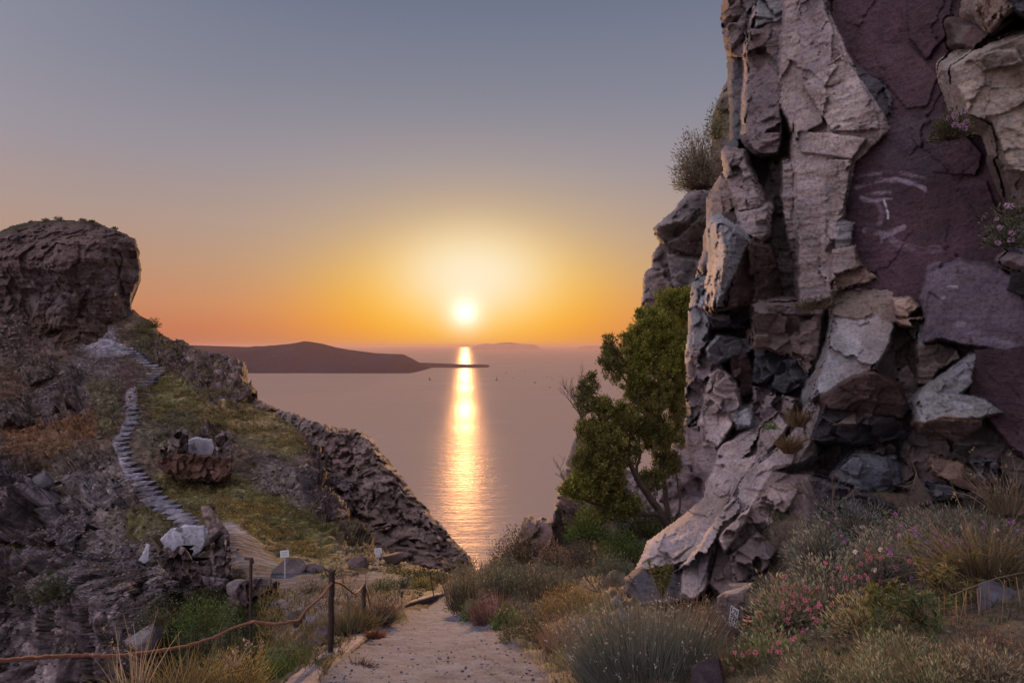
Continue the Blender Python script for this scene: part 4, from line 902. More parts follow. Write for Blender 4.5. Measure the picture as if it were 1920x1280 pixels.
def bush(name, px, py, rx, h, Y, n, c, label, cat='bush', c2=None, f2=.3, leaf=4.0, asp=.4, up=.4, lump=.35, group=None, twig=40, fl=None, grass=0, gc=(.16, .12, .08), lean=0.0, shell=.55):
    """a shrub: woody stems from the base, leaves gathered towards the outside of an uneven crown"""
    if 850 < px < 1200 and Y < 19: h *= 1.22; n = int(n * 1.25)
    BK[0] += 1; k = BK[0]; B = np.array(V(px, py, Y)); r = rx / FPX * Y; hh = h / FPX * Y; ls = leaf / FPX * Y
    t = thing(name, Vector(B), label, cat, group)
    p, d = dome_pts(n, r, hh, lump, shell, k); p[:, 0] += lean * p[:, 2]
    vg = Veg(); vg.leaves(p, ls, asp, up, cvar(np.asarray(c) * LB, n, .45, None if c2 is None else np.asarray(c2) * LB, f2), d)
    if grass:
        a = RNG.uniform(0, 2 * math.pi, grass); R0 = np.stack([np.cos(a), np.sin(a), 0 * a], 1) * (RNG.random(grass) ** .5 * r * .8)[:, None]
        vg.blades(R0, np.stack([np.cos(a) * .35, np.sin(a) * .35, 1 + 0 * a], 1) + RNG.normal(size=(grass, 3)) * .15, hh * RNG.uniform(.8, 1.35, grass), ls * .22, .35, cvar(gc, grass, .3))
    vg.build('foliage', M_LEAF, t)
    if twig:
        q, dq = dome_pts(twig, r * .9, hh * .95, lump, .9, k); q[:, 0] += lean * q[:, 2]
        L = np.linalg.norm(q, axis=1); sv = Veg(); sv.blades(np.zeros((twig, 3)) + RNG.normal(size=(twig, 3)) * [r * .08, r * .08, 0], q / L[:, None], L, ls * .35, .1, cvar((.09, .065, .05), twig, .3)); sv.build('stems', M_LEAF, t)
    if fl:
        src, cnt = fl; q, dq = dome_pts(cnt, r, hh, lump, 1.2, k); q[:, 1] = -np.abs(q[:, 1]) * .9 - r * .15; q[:, 0] += lean * q[:, 2]
        for i in range(cnt): add_flower(src, t, Vector(q[i]) * 1.03)
    return t
FL = {}
def make_flower(kind):
    vg = Veg(); n = 16
    a = RNG.uniform(0, 2 * math.pi, n)
    if kind == 'daisy':
        a = np.arange(14) / 14 * 2 * math.pi; n = 14
        D = np.stack([np.cos(a), -.3 + 0 * a, np.sin(a)], 1); vg.blades(np.zeros((n, 3)), D, 1.0, .34, 0.1, cvar((.55, .55, .56), n, .08), 1, .8)
        c = RNG.normal(size=(26, 3)) * .16; vg.leaves(c + np.array([0, -.12, 0]), .32, .9, 0, cvar((.75, .42, .03), 26, .2))
    elif kind == 'seed':
        c = RNG.normal(size=(60, 3)); c /= np.linalg.norm(c, axis=1)[:, None]; vg.leaves(c * .5, .4, .5, 0, cvar((.35, .22, .09), 60, .3), c)
    else:
        col = {'pink': (.66, .22, .33), 'mauve': (.55, .22, .55), 'white': (.62, .58, .42), 'yellow': (.6, .42, .08), 'lilac': (.5, .34, .5)}[kind]
        c = RNG.normal(size=(34, 3)); c /= np.linalg.norm(c, axis=1)[:, None]; c[:, 2] *= 1.2
        vg.leaves(c * .35, .7, .45, .2, cvar(col, 34, .35), c)
    o = vg.build('flower', M_LEAF); return o
def add_flower(kind, parent, loc, size=None):
    sz = size or 1.0
    if kind not in FL:
        o = make_flower(kind); FL[kind] = o
    else:
        o = FL[kind].copy(); COL.objects.link(o)
    o.parent = parent; o.location = loc; u = FSZ * sz * random.uniform(.75, 1.25)
    o.scale = (u, u, u); o.rotation_euler = (random.uniform(-.4, .4), random.uniform(0, 6), random.uniform(-.4, .4))
    return o
FSZ = 0.014
def tuft(name, px, py, rx, h, Y, n, c, label, cat='grass tuft', wd=1.2, spread=.35, droop=.4, root=.55, group=None, c2=None, heads=0, hc=(.25, .19, .12), lean=0.0, hs=3.0):
    """a tuft of blades, some with seed heads"""
    B = np.array(V(px, py, Y)); u = Y / FPX
    a = RNG.uniform(0, 2 * math.pi, n); q = RNG.random(n) ** .6
    R0 = np.stack([np.cos(a), np.sin(a) * .6, 0 * a], 1) * (q * rx * u * root)[:, None]
    D = np.stack([np.cos(a) * spread * q * 1.6 + lean, np.sin(a) * spread * q, 1 + 0 * a], 1) + RNG.normal(size=(n, 3)) * .12
    vg = Veg(); L = h * u * RNG.uniform(.55, 1.1, n); vg.blades(R0, D, L, wd * u, droop, cvar(c, n, .35, c2, .35), 3)
    if heads:
        tips = vg.tips[:heads]; m = 7; C = np.repeat(tips, m, 0) + RNG.normal(size=(heads * m, 3)) * u * hs * .35 * np.array([.6, .6, 1.6]); vg.leaves(C, hs * u, .4, .6, cvar(hc, heads * m, .3))
    o = vg.build('grass_tuft', M_LEAF)
    o.name = name; o.location = Vector(B); return tag(o, label, cat, group)

# ------------------------------------------------------------------ solid pieces traced at their own depth
def piece(name, outline, Yf, thick, col, mat, parent=None, step=1.6, amp=.02, k=0, jag=2.0, facets=1.0, round_=4.0, sc=1.0):
    """a rough block: front face on the given plane, noise relief, sides carried back by its real thickness"""
    o_ = np.array([(p[0], p[1]) for p in outline], float)
    xs = np.arange(o_[:, 0].min() - 4, o_[:, 0].max() + 4, step); ys = np.arange(o_[:, 1].min() - 4, o_[:, 1].max() + 4, step)
    XX, YY = np.meshgrid(xs, ys); px, py = XX.ravel(), YY.ravel()
    if callable(Yf): Y = Yf(px, py)
    else: Y = np.full(px.shape, float(Yf))
    Ym = float(np.mean(Y)); P0 = W(px, py, Y); s_ = Ym / FPX
    n1 = fbm(P0 / (s_ * 26 * sc), 5, .6, 300 + k); F1, F2, ci, tl = worley(P0 / (s_ * 15 * sc) + .15 * n1[:, None], 310 + k, True)
    jx = n1 * jag * 2
    sd = poly_sd(px + jx, py + fbm(P0 / (s_ * 20), 4, .6, 320 + k) * jag * 2, o_)
    Y = Y - (n1 * .8 + facets * ((ci - .5) * .8 + tl * 1.2)) * amp * Ym + np.clip(1 + sd / round_, 0, 1) ** 2 * round_ * s_ * 1.2
    c = np.asarray(col(px, py, n1, ci) if callable(col) else np.tile(np.asarray(col, float), (len(px), 1)) * (1 + .35 * (ci - .5) + .3 * n1)[:, None])
    P = W(px, py, Y); shp = XX.shape + (3,)
    ob = grid_mesh(name, XX, YY, P.reshape(shp), c.reshape(shp), (sd < 0).reshape(XX.shape), mat, back=[(1 + thick / Ym, 0, 0), (1 + thick / Ym + .0005, 0, .98)])[0]
    if parent: ob.parent = parent; ob.matrix_parent_inverse = parent.matrix_world.inverted(); ob.location = -Vector(parent.location)
    return ob
import bmesh
def boulder(name, px, py, wp, hp, Y, col, label, seed=0, group=None, mat=None, dpt=1.0, cat='boulder', rot=0.0, sub=4, sharp=.12):
    bm = bmesh.new(); bmesh.ops.create_icosphere(bm, subdivisions=sub, radius=1.0)
    v = np.array([q.co[:] for q in bm.verts]); f = np.array([[w_.index for w_ in q.verts] for q in bm.faces]); bm.free()
    g = np.random.default_rng(seed)
    for _ in range(8):
        n = g.normal(size=3); n /= np.linalg.norm(n); c = g.uniform(.32, .62); dd = v @ n - c; v = v - np.maximum(dd, 0)[:, None] * n * .96
    v = v / np.abs(v).max(0)
    n1 = fbm(v * 2.2 + seed, 5, .6, 400); v = v * (1 + .07 * n1 + .05 * fbm(v * 9, 3, .6, 401))[:, None]
    s_ = Y / FPX; v = v * np.array([wp * s_ / 2, (wp + hp) * s_ / 4 * dpt, hp * s_ / 2])
    if rot: v = np.stack([v[:, 0] * math.cos(rot) + v[:, 2] * math.sin(rot), v[:, 1], -v[:, 0] * math.sin(rot) + v[:, 2] * math.cos(rot)], 1)
    c = np.tile(np.asarray(col, float), (len(v), 1)) * (1 + .5 * n1)[:, None]
    o = mesh_obj(name, v, f, mat or M_STONE, cols=c, smooth=False); o.location = V(px, py, Y)
    return tag(o, label, cat, group)

# ------------------------------------------------------------------ loose stones, scrub and grass over the hillside (uncountable)
def scatter_stones(name, n, seed, region=None, szr=(1.2, 4.5), rockw=True, c=(.17, .145, .14), Psrc=None):
    g = np.random.default_rng(seed); ny, nx = HX.shape
    ii, jj = np.nonzero(HKEEP & (HX > -30) & (HY < 1285)); w_ = (.12 + HROCK[ii, jj]) * (1 - HPATH[ii, jj] * .97)
    nn = fbm(HP[ii, jj] * .12, 4, .6, 500); w_ = w_ * sstep(-.25, .4, nn) + .002
    if region is not None:
        w_ = w_ * 0 + 0; 
        for pl, k in region: w_ = w_ + k * (poly_sd(HX[ii, jj].astype(float), HY[ii, jj].astype(float), pl) < 0)
    if w_.sum() <= 0: return
    ch = g.choice(len(ii), n, p=w_ / w_.sum()); P = HP[ii[ch], jj[ch]]; Y = P[:, 1]
    base = np.array([(1, 0, 0), (0, 1, 0), (-1, 0, 0), (0, -1, 0), (0, 0, 1), (0, 0, -.6), (.6, .6, .5), (-.6, .5, .55), (.5, -.6, .5), (-.6, -.6, .4)], float)
    base = base[:6]; F0 = np.array([(0, 1, 4), (1, 2, 4), (2, 3, 4), (3, 0, 4), (1, 0, 5), (2, 1, 5), (3, 2, 5), (0, 3, 5)])
    sz = (szr[0] + (szr[1] - szr[0]) * g.random(n) ** 4) * Y / FPX * .5
    a = g.uniform(0, 6.28, n); Rz = np.stack([np.stack([np.cos(a), -np.sin(a), 0 * a], 1), np.stack([np.sin(a), np.cos(a), 0 * a], 1), np.stack([0 * a, 0 * a, 1 + 0 * a], 1)], 1)
    v = base[None] * g.uniform(.55, 1.35, (n, 6, 1)) * np.array([1.25, 1, .75]) + g.normal(size=(n, 6, 3)) * .12
    v = np.einsum('nij,nkj->nki', Rz, v) * sz[:, None, None] + P[:, None]; F = (np.arange(n) * 6)[:, None, None] + F0[None]
    cc = np.array(c) * g.uniform(.35, 1.35, (n, 1)) ** 1.2
    o = mesh_obj(name, v.reshape(-1, 3), F.reshape(-1, 3), M_HILL, cols=np.repeat(cc, 6, 0)); tag(o, kind='stuff')
scatter_stones('scree', 7000, 5, None, (2.5, 11.0))
scatter_stones('scree', 4500, 6, [([(110,955),(240,950),(235,1045),(100,1050)], 1), ([(190,1005),(330,1000),(430,1060),(420,1120),(200,1120),(160,1070)], 1.2), ([(100,890),(210,850),(270,950),(120,950)], .7), ([(250,1100),(330,1090),(330,1290),(240,1290)], .5), ([(470,870),(560,880),(560,940),(480,930)], .7), ([(560,1040),(760,1035),(760,1075),(600,1085)], .6)], (3.0, 11.0), c=(.22, .19, .185))
def scatter_scrub(name, n, seed, cols, region, hpx=(3, 8), per=14):
    g = np.random.default_rng(seed); ii, jj = np.nonzero(HKEEP & (HX > -30) & (HY < 1285)); w_ = np.zeros(len(ii))
    for pl, k in region: w_ = np.maximum(w_, k * sstep(25, -10, poly_sd(HX[ii, jj].astype(float), HY[ii, jj].astype(float), pl)))
    w_ *= (1 - HPATH[ii, jj]) * sstep(-.35, .3, fbm(HP[ii, jj] * .2, 4, .6, 501 + seed)) + 1e-6
    ch = g.choice(len(ii), n, p=w_ / w_.sum()); P = HP[ii[ch], jj[ch]]; s_ = P[:, 1] / FPX
    sz = g.uniform(*hpx, n) * s_; C = np.repeat(P, per, 0) + g.normal(size=(n * per, 3)) * np.repeat(sz, per)[:, None] * np.array([.55, .55, .22]); C[:, 2] += np.repeat(sz, per) * .15
    ci = np.asarray(cols)[g.integers(0, len(cols), n)] * g.uniform(.6, 1.4, (n, 1))
    vg = Veg(); vg.leaves(C, np.repeat(sz, per) * .55, .35, .6, np.repeat(ci, per, 0) * g.uniform(.7, 1.3, (n * per, 1)))
    tag(vg.build(name, M_LEAF), kind='stuff')
scatter_scrub('scrub', 4200, 1, [(.17, .16, .06), (.22, .18, .07), (.10, .11, .05), (.19, .12, .065)], [([(300,695),(400,715),(480,755),(560,800),(620,850),(440,820),(300,790),(255,745)], 1), ([(280,885),(430,895),(560,960),(680,1010),(640,1060),(440,1010),(360,950)], 1.2), ([(640,1000),(880,1075),(800,1110),(680,1085)], 1.2), ([(280,600),(360,650),(420,700),(300,690)], .7)])
scatter_scrub('scrub', 2600, 2, [(.15, .075, .035), (.10, .06, .04), (.12, .085, .05), (.08, .07, .04)], [([(-30,600),(120,620),(250,760),(220,860),(0,900),(-30,900)], 1), ([(0,980),(110,990),(90,1080),(-30,1110)], 1.2), ([(200,1060),(440,1090),(430,1150),(220,1120)], .6), ([(560,850),(700,850),(880,1070),(640,1000)], .45)], (2.5, 6))
scatter_scrub('scrub', 1500, 3, [(.035, .055, .02), (.05, .065, .03), (.06, .05, .035)], [([(300,1130),(450,1110),(600,1200),(600,1290),(330,1290)], 1.4), ([(60,1080),(140,1070),(150,1130),(60,1130)], .6), ([(520,1085),(620,1085),(620,1110),(500,1100)], .6), ([(690,1075),(850,1090),(780,1120),(700,1110)], 1)], (5, 13), 22)

# ------------------------------------------------------------------ stairs on the hill
def stairs():
    a = [(225,250,653),(230,256,658),(238,262,662.5),(243,268,667),(250,272,671),(256,275,675),(262,281,679.5),(269,297,685),(275,314,690),(272,310,696),(272,300,701),(262,293,706),(256,289,711),(256,288,716.5),(259,279,722)]
    b = [(236,262,893),(239,266,900),(246,278,909),(252,286,919),(256,290,928),(262,302,938),(274,316,947),(287,326,955.5),(300,335,964),(314,344,971.5),(324,352,978.5),(332,358,985)]
    c_ = [(226,240,762),(233,258,767),(232,256,776),(236,260,786),(228,252,796),(222,248,806),(216,242,815),(210,236,824),(210,234,833),(214,238,842),(218,242,852),(222,248,862),(226,252,872),(231,257,883)]
    for fl, lab, h in ((c_, 'rough middle flight of worn irregular steps between the two stairs', .28), (a, 'upper flight of pale stone steps climbing to the foot of the rock butte', .62), (b, 'lower flight of pale stone steps rising beside the ruined walls', .42)):
        p0 = hill_at(fl[-1][0], fl[-1][2]); t = thing('stone_steps', p0, lab, 'steps', 'flights of stone steps on the hill')
        for i, (x0, x1, y) in enumerate(fl):
            gap = (fl[min(i + 1, len(fl) - 1)][2] - fl[max(i - 1, 0)][2]) / (2 if 0 < i < len(fl) - 1 else 1)
            Pm = hill_at((x0 + x1) / 2, y); Y = Pm.y - .9; u = Y / FPX; c = V((x0 + x1) / 2, y, Y) - p0
            m = MB(); wq = (x1 - x0) * u; g = random.uniform(.6, 1.1); jw = random.uniform(.45, .95) if fl is c_ else 1; wq *= jw; hh = gap * u * h
            m.box(c.x, c.y + .8, c.z, wq, 1.8, hh, (.26 * g, .25 * g, .30 * g), rz=random.uniform(-.08, .08) * (4 if fl is c_ else 1)); fl is not c_ and m.box(c.x + random.uniform(-.2, .2), c.y + .9, c.z - hh * .75, wq * .96, 1.75, hh * .7, (.05, .045, .05))  # dark lower box stands in for the shadow gap under each step
            m.build('step', M_HILL, t)
stairs()

# ------------------------------------------------------------------ ruined walls
cSt = lambda px, py, n, ci: (np.array([.15, .12, .12]) * (1 + .9 * (ci - .5) + .3 * n)[:, None])
cPl = lambda px, py, n, ci: (np.array([.38, .385, .45]) * (1 + .5 * n + .25 * (ci - .5))[:, None]) * (1 - .7 * sstep(.18, .4, n))[:, None]
cRb = lambda px, py, n, ci: (np.array([.12, .07, .055]) * (1 + .5 * (ci - .5) + .3 * n)[:, None])
cTn = lambda px, py, n, ci: (np.array([.24, .19, .175]) * (1 + .4 * (ci - .5) + .3 * n)[:, None])
def hd(ol, k):
    b = max(ol, key=lambda q: q[1]); return float(hill_at(b[0], min(b[1], 1200)).y) * k
def ruins():
    t = thing('ruined_house', V(365, 1080, 46), 'roofless ruin with a white plastered chamber below the lower flight of steps', 'ruin')
    piece('plaster', [(298,1012),(318,992),(345,984),(383,984),(387,1015),(378,1034),(352,1048),(340,1036),(312,1032)], hd([(298,1012),(318,992),(345,984),(383,984),(387,1015),(378,1034),(352,1048),(340,1036),(312,1032)], 0.985), 1.2, cPl, M_STONE, t, 1.3, .0012, 1, 2, .1)
    piece('plaster', [(257,1052),(270,1030),(276,1016),(283,1022),(284,1050),(272,1058)], hd([(257,1052),(270,1030),(276,1016),(283,1022),(284,1050),(272,1058)], 0.985), .8, cPl, M_STONE, t, 1.3, .002, 2, 2, .2)
    piece('wall', [(376,950),(384,946),(396,948),(410,972),(426,992),(432,1004),(431,1030),(414,1040),(398,1030),(390,1000)], hd([(376,950),(384,946),(396,948),(410,972),(426,992),(432,1004),(431,1030),(414,1040),(398,1030),(390,1000)], 0.968), 1.0, cTn, M_HILL, t, 1.3, .003, 3, 1.5, .5)
    piece('wall', [(392,1008),(412,990),(430,1000),(433,1050),(434,1086),(418,1092),(400,1070),(392,1040)], hd([(392,1008),(412,990),(430,1000),(433,1050),(434,1086),(418,1092),(400,1070),(392,1040)], 0.968), 1.2, cSt, M_HILL, t, 1.2, .012, 4, 2)
    piece('wall', [(420,1002),(431,1000),(434,1050),(434,1088),(424,1090)], hd([(420,1002),(431,1000),(434,1050),(434,1088),(424,1090)], 0.968), .5, cTn, M_HILL, t, 1.2, .008, 5, 1)
    piece('rubble', [(290,1048),(318,1030),(338,1022),(352,1030),(366,1052),(400,1042),(424,1066),(420,1098),(360,1100),(320,1085)], hd([(290,1048),(318,1030),(338,1022),(352,1030),(366,1052),(400,1042),(424,1066),(420,1098),(360,1100),(320,1085)], 0.965), 2.0, cSt, M_HILL, t, 1.2, .016, 6, 3)
    _q = [(296,1034),(314,1022),(330,1036),(350,1050),(342,1066),(302,1058)]; piece('rubble', _q, hd(_q, .95), 1.0, cSt, M_HILL, t, 1.2, .012, 21, 2)
    piece('wall', [(330,1040),(342,1034),(350,1068),(348,1092),(338,1090)], hd([(330,1040),(342,1034),(350,1068),(348,1092),(338,1090)], 0.968), .6, cTn, M_HILL, t, 1.2, .008, 7, 1)
    piece('floor_slab', [(376,1078),(430,1084),(432,1100),(384,1098)], hd([(376,1078),(430,1084),(432,1100),(384,1098)], 0.968), 1.2, (.2, .17, .19), M_HILL, t, 1.2, .004, 8, 1)
    t = thing('ruined_house', V(370, 900, 84), 'ruined stone hut with a pale niche standing on red brown rock on the hillside', 'ruin')
    piece('rock_base', [(292,858),(330,850),(400,852),(436,860),(438,890),(420,905),(370,902),(320,895),(296,875)], hd([(292,858),(330,850),(400,852),(436,860),(438,890),(420,905),(370,902),(320,895),(296,875)], 0.968), 4.0, cRb, M_HILL, t, 1.3, .008, 9, 3)
    piece('wall', [(318,820),(330,806),(344,802),(354,808),(356,855),(330,862),(312,850)], hd([(318,820),(330,806),(344,802),(354,808),(356,855),(330,862),(312,850)], 0.968), 2.0, cSt, M_HILL, t, 1.2, .010, 10, 2)
    piece('plaster', [(352,824),(366,818),(398,822),(402,836),(402,856),(352,858)], hd([(352,824),(366,818),(398,822),(402,836),(402,856),(352,858)], 0.985), 1.0, cPl, M_STONE, t, 1.2, .001, 11, 1, .1)
    piece('wall', [(372,836),(380,824),(393,824),(396,850),(376,852)], hd([(372,836),(380,824),(393,824),(396,850),(376,852)], 0.968), .8, cSt, M_HILL, t, 1.2, .006, 12, 1)
    piece('wall', [(403,816),(412,810),(432,808),(436,840),(436,880),(406,872)], hd([(403,816),(412,810),(432,808),(436,840),(436,880),(406,872)], 0.968), 2.5, cSt, M_HILL, t, 1.2, .008, 13, 1.5)
    piece('wall', [(376,806),(382,798),(390,802),(392,818),(377,818)], hd([(376,806),(382,798),(390,802),(392,818),(377,818)], 0.968), 1.0, cSt, M_HILL, t, 1.2, .006, 14, 1)
    piece('rubble', [(296,838),(320,828),(352,852),(348,862),(300,858)], hd([(296,838),(320,828),(352,852),(348,862),(300,858)], 0.965), 1.5, cSt, M_HILL, t, 1.2, .012, 15, 2)
ruins()
piece_g = [
 ([(398,652),(425,655),(430,690),(400,700),(385,680)], 147, (.11,.08,.078)),
]
# ------------------------------------------------------------------ boulders
BR = (.085, .06, .062)
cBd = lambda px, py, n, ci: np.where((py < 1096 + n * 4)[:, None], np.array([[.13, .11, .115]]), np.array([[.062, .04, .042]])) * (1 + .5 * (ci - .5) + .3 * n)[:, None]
tag(piece('boulder', [(440,1104),(452,1088),(474,1083),(506,1084),(527,1091),(523,1116),(514,1138),(480,1142),(456,1136),(444,1122)], 27.4, 2.2, cBd, M_STONE, None, 1.2, .008, 40, 1.2, 1.6, 3), 'large dark angular boulder beside the bend of the gravel track', 'boulder')
boulder('boulder', 488, 1146, 48, 26, 28, (.10, .085, .09), 'small rounded grey rock tucked under the large dark boulder', 4)
boulder('boulder', 447, 1112, 44, 50, 30, (.15, .13, .14), 'grey broken rock leaning on the left side of the large dark boulder', 5)
boulder('boulder', 536, 1066, 76, 40, 36.5, (.12, .095, .095), 'long low rock lying behind the left signpost', 6)
boulder('boulder', 553, 1086, 30, 16, 35, (.12, .115, .12), 'little grey stone just right of the left signpost', 7)
boulder('boulder', 592, 1072, 60, 34, 37, (.10, .075, .078), 'reddish brown rock between the low long rock and the fence', 8)
boulder('boulder', 673, 1058, 38, 26, 39, (.12, .085, .085), 'wedge shaped red brown rock left of the right signpost', 9)
boulder('boulder', 738, 1050, 46, 32, 45, (.11, .075, .07), 'brown rock under the cliff to the right of the right signpost', 10)
boulder('boulder', 598, 1192, 52, 60, 8.2, (.085, .06, .07), 'dark purple boulder in the gully below the middle fence post', 11)
boulder('boulder', 558, 1158, 40, 34, 11, (.09, .085, .10), 'pointed grey stone under the sagging rope', 12)
boulder('boulder', 1160, 1128, 40, 46, 7.8, (.10, .09, .10), 'dark knobbly rock at the lowest tip of the pale slab', 13)
boulder('boulder', 1178, 1165, 46, 52, 6.9, (.11, .10, .115), 'blue grey stone between the green verge and the seed head bush', 14)
boulder('boulder', 1110, 1262, 90, 60, 4.5, (.13, .10, .10), 'flat stone at the edge of the path in front of the seed head bush', 15, rot=-.5)
boulder('boulder', 1322, 1268, 86, 64, 3.8, (.06, .045, .052), 'dark purple stone behind the base of the seed head bush', 16)
boulder('boulder', 905, 1162, 22, 12, 10.2, (.06, .05, .05), 'tiny dark stone on the right edge of the path', 17)
boulder('boulder', 1905, 1140, 150, 80, 3.7, (.085, .08, .095), 'dark stone ledge at the right edge behind hanging seed pods', 18)
boulder('boulder', 1880, 1190, 190, 90, 3.6, (.05, .045, .055), 'black shaded rock under the stone ledge at the right edge', 19)
boulder('boulder', 268, 1200, 60, 90, 33, (.14, .13, .15), 'pale ribbed outcrop in the ravine above the middle of the rope', 21, rot=.5)
boulder('boulder', 78, 900, 40, 40, 74, (.10, .095, .11), 'blue grey outcrop at the top of the dark ravine wall', 22)
boulder('boulder', 345, 838, 1, 1, 84, (.1, .1, .1), 'x', 1) if False else None

# block with the printed sheet
def marked_block():
    cB_ = lambda px, py, n, ci: np.where((poly_sd(px, py, [(1344,1118),(1360,1107),(1378,1104),(1396,1096),(1410,1090),(1411,1097),(1380,1112),(1362,1120)]) < 0)[:, None], np.array([[.36, .27, .22]]), np.array([[.17, .13, .135]])) * (1 + .15 * n)[:, None]  # lit top edge is put into the colour as a lighter strip
    o = piece('boulder', [(1343,1118),(1360,1106),(1380,1103),(1412,1089),(1408,1102),(1397,1112),(1397,1165),(1394,1207),(1352,1217),(1349,1175),(1343,1140)], lambda x, y: 5.2 + np.maximum(0, 1112 - y) * .01, .5, cB_, M_STONE, None, 1.3, .004, 20, .8, .5)
    tag(o, 'square topped brown block with a white printed sheet on its face', 'boulder')
    q = [V(1371, 1134, 5.155), V(1385.5, 1143, 5.155), V(1380.5, 1178, 5.155), V(1366, 1167, 5.155)]
    t = thing('printed_sheet', q[3], 'small white sheet with black block pattern stuck on the square brown block', 'sign'); b = q[3]
    L = [v - b for v in q]; back = Vector((0, .004, 0))
    v = [tuple(x) for x in L] + [tuple(x + back) for x in L]
    mesh_obj('paper', v, [(0, 3, 2, 1), (4, 5, 6, 7), (0, 1, 5, 4), (1, 2, 6, 5), (2, 3, 7, 6), (3, 0, 4, 7)], M_WHITE, t)
    def uvp(a, c): return L[3] + (L[2] - L[3]) * a + (L[0] - L[3]) * c + Vector((0, -.003, 0))
    m = MB()
    def bar(pts, wd):
        for i in range(len(pts) - 1):
            p, r = uvp(*pts[i]), uvp(*pts[i + 1]); d = (r - p).normalized(); nrm = d.cross(Vector((0, 1, 0))).normalized() * wd
            m.add([tuple(p - nrm), tuple(p + nrm), tuple(r + nrm), tuple(r - nrm), tuple(p - nrm + back * .5), tuple(p + nrm + back * .5), tuple(r + nrm + back * .5), tuple(r - nrm + back * .5)], [(0, 1, 2, 3), (4, 7, 6, 5), (0, 4, 5, 1), (1, 5, 6, 2), (2, 6, 7, 3), (3, 7, 4, 0)])
    bar([(.32, .90), (.60, .90), (.42, .70)], .003); bar([(.76, .94), (.76, .72)], .003)
    bar([(.10, .95), (.12, .70)], .004); bar([(.12, .62), (.3, .5), (.12, .4)], .004); bar([(.3, .66), (.62, .56)], .003); bar([(.50, .52), (.52, .34), (.36, .28)], .0035)
    bar([(.70, .58), (.9, .44)], .004); bar([(.7, .42), (.88, .28)], .004); bar([(.10, .30), (.22, .12)], .0035); bar([(.4, .18), (.6, .22)], .003); bar([(.74, .2), (.76, .06)], .0035); bar([(.22, .06), (.5, .05)], .0025)
    m.build('printed_marks', M_INK, t)
marked_block()

# ------------------------------------------------------------------ kerb, posts, rope
M_KERB = rock_mat('kerb_concrete', 2.0, 24.0, 0.7, 0.03, 0.3, 0.0, 0.2)
def kerb(pts, name, label, wd, h):
    """pts: path-side top edge (px, py, Y)"""
    P = []
    for i in range(len(pts) - 1):
        a, b = V(*pts[i]), V(*pts[i + 1]); n = 14
        for k in range(n + (i == len(pts) - 2)): P.append(a.lerp(b, k / n))
    vs, cs = [], []
    m = len(P); K = 9
    for i, p in enumerate(P):
        d = (P[min(i + 1, m - 1)] - P[max(i - 1, 0)]); d.z = 0; d.normalize(); left = Vector((-d.y, d.x, 0))
        prof = [(0, -h - .25), (0, -h * .6), (0, -.02), (-.02, 0), (-wd * .35, .006), (-wd * .7, 0), (-wd + .02, -.005), (-wd, -.03), (-wd, -h - .5)]
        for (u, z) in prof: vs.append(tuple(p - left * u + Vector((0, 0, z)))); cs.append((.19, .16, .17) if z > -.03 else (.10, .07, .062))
    vs = np.array(vs); nz = fbm(vs * 6, 5, .6, 600); vs = vs + np.stack([nz * .02, nz * .01, fbm(vs * 9, 4, .6, 601) * .014], 1)
    F = [(i * K + k, i * K + k + 1, (i + 1) * K + k + 1, (i + 1) * K + k) for i in range(m - 1) for k in range(K - 1)] + [tuple(range(K)), tuple((m - 1) * K + k for k in range(K - 1, -1, -1))]
    o = mesh_obj(name, vs, F, M_KERB, cols=np.array(cs) * (1 + .5 * nz)[:, None]); return tag(o, label, 'kerb', 'concrete kerbs along the path')
kerb([(588,1292,4.35),(610,1262,4.95),(655,1221,6.0),(704,1180,8.9)], 'kerb', 'near stretch of broken concrete kerb carrying the fence posts', .27, .13)
kerb([(752,1136,14.2),(772,1128,15.4),(808,1117.5,18),(838,1110,20)], 'kerb', 'far stretch of low kerb curving round the bend of the path', .25, .14)
M_RUST = plain_mat('rusty_iron', (.045, .028, .022), .85, .2, 18, .6, .6)
M_ROPE = plain_mat('rope', (.24, .105, .07), .8, 0, 90, .35, .8)
M_CEM = plain_mat('cement', (.22, .21, .23), .9, 0, 20, .35, .6)
def post(pt, pb, r, label, cap, thick_base=False):
    B = V(*pb); T = V(*pt); t = thing('fence_post', B, label, 'fence post', 'rusty posts along the path')
    m = MB(); n = 9; m.tube([(T - B) * (k / n) + Vector((random.uniform(-.004, .004), 0, 0)) * (0 < k < n) for k in range(-1, n + 1)], [r * random.uniform(.88, 1.1) for _ in range(n + 2)], 10); m.build('post', M_RUST, t)
    m = MB()
    if cap == 'hook': m.tube([T - B + Vector((.012, 0, -.035)), T - B + Vector((.005, 0, 0)), T - B + Vector((-.03, 0, 0)), T - B + Vector((-.052, 0, .003))], [.012, .013, .010, .008], 8)
    elif cap == 'plate': m.tube([T - B + Vector((0, 0, -.01)), T - B + Vector((0, 0, .008))], r * 1.25, 12); m.tube([T - B + Vector((-r * 1.4, 0, .006)), T - B + Vector((r * 1.4, 0, .008))], .005, 6)
    else: m.tube([T - B + Vector((0, 0, -.02)), T - B + Vector((.01, 0, .02)), T - B + Vector((.03, 0, .035))], [r, r * .9, r * .4], 8)
    m.build('cap', M_RUST if cap != 'knob' else M_CEM, t)
    if thick_base:
        m = MB(); m.tube([(0, 0, -.1), (0, 0, .0), (.005, 0, .05)], [r * 2.0, r * 1.7, r * 1.15], 10); m.build('footing', M_CEM, t)
    return t
post((471, 1047, 4.9), (470, 1290, 4.9), .0115, 'tall thin rusty post with a hooked top standing left of the kerb', 'hook')
post((622, 1070, 5.75), (620, 1230, 5.85), .027, 'thick rusty pipe post with a flat top set in the kerb', 'plate', True)
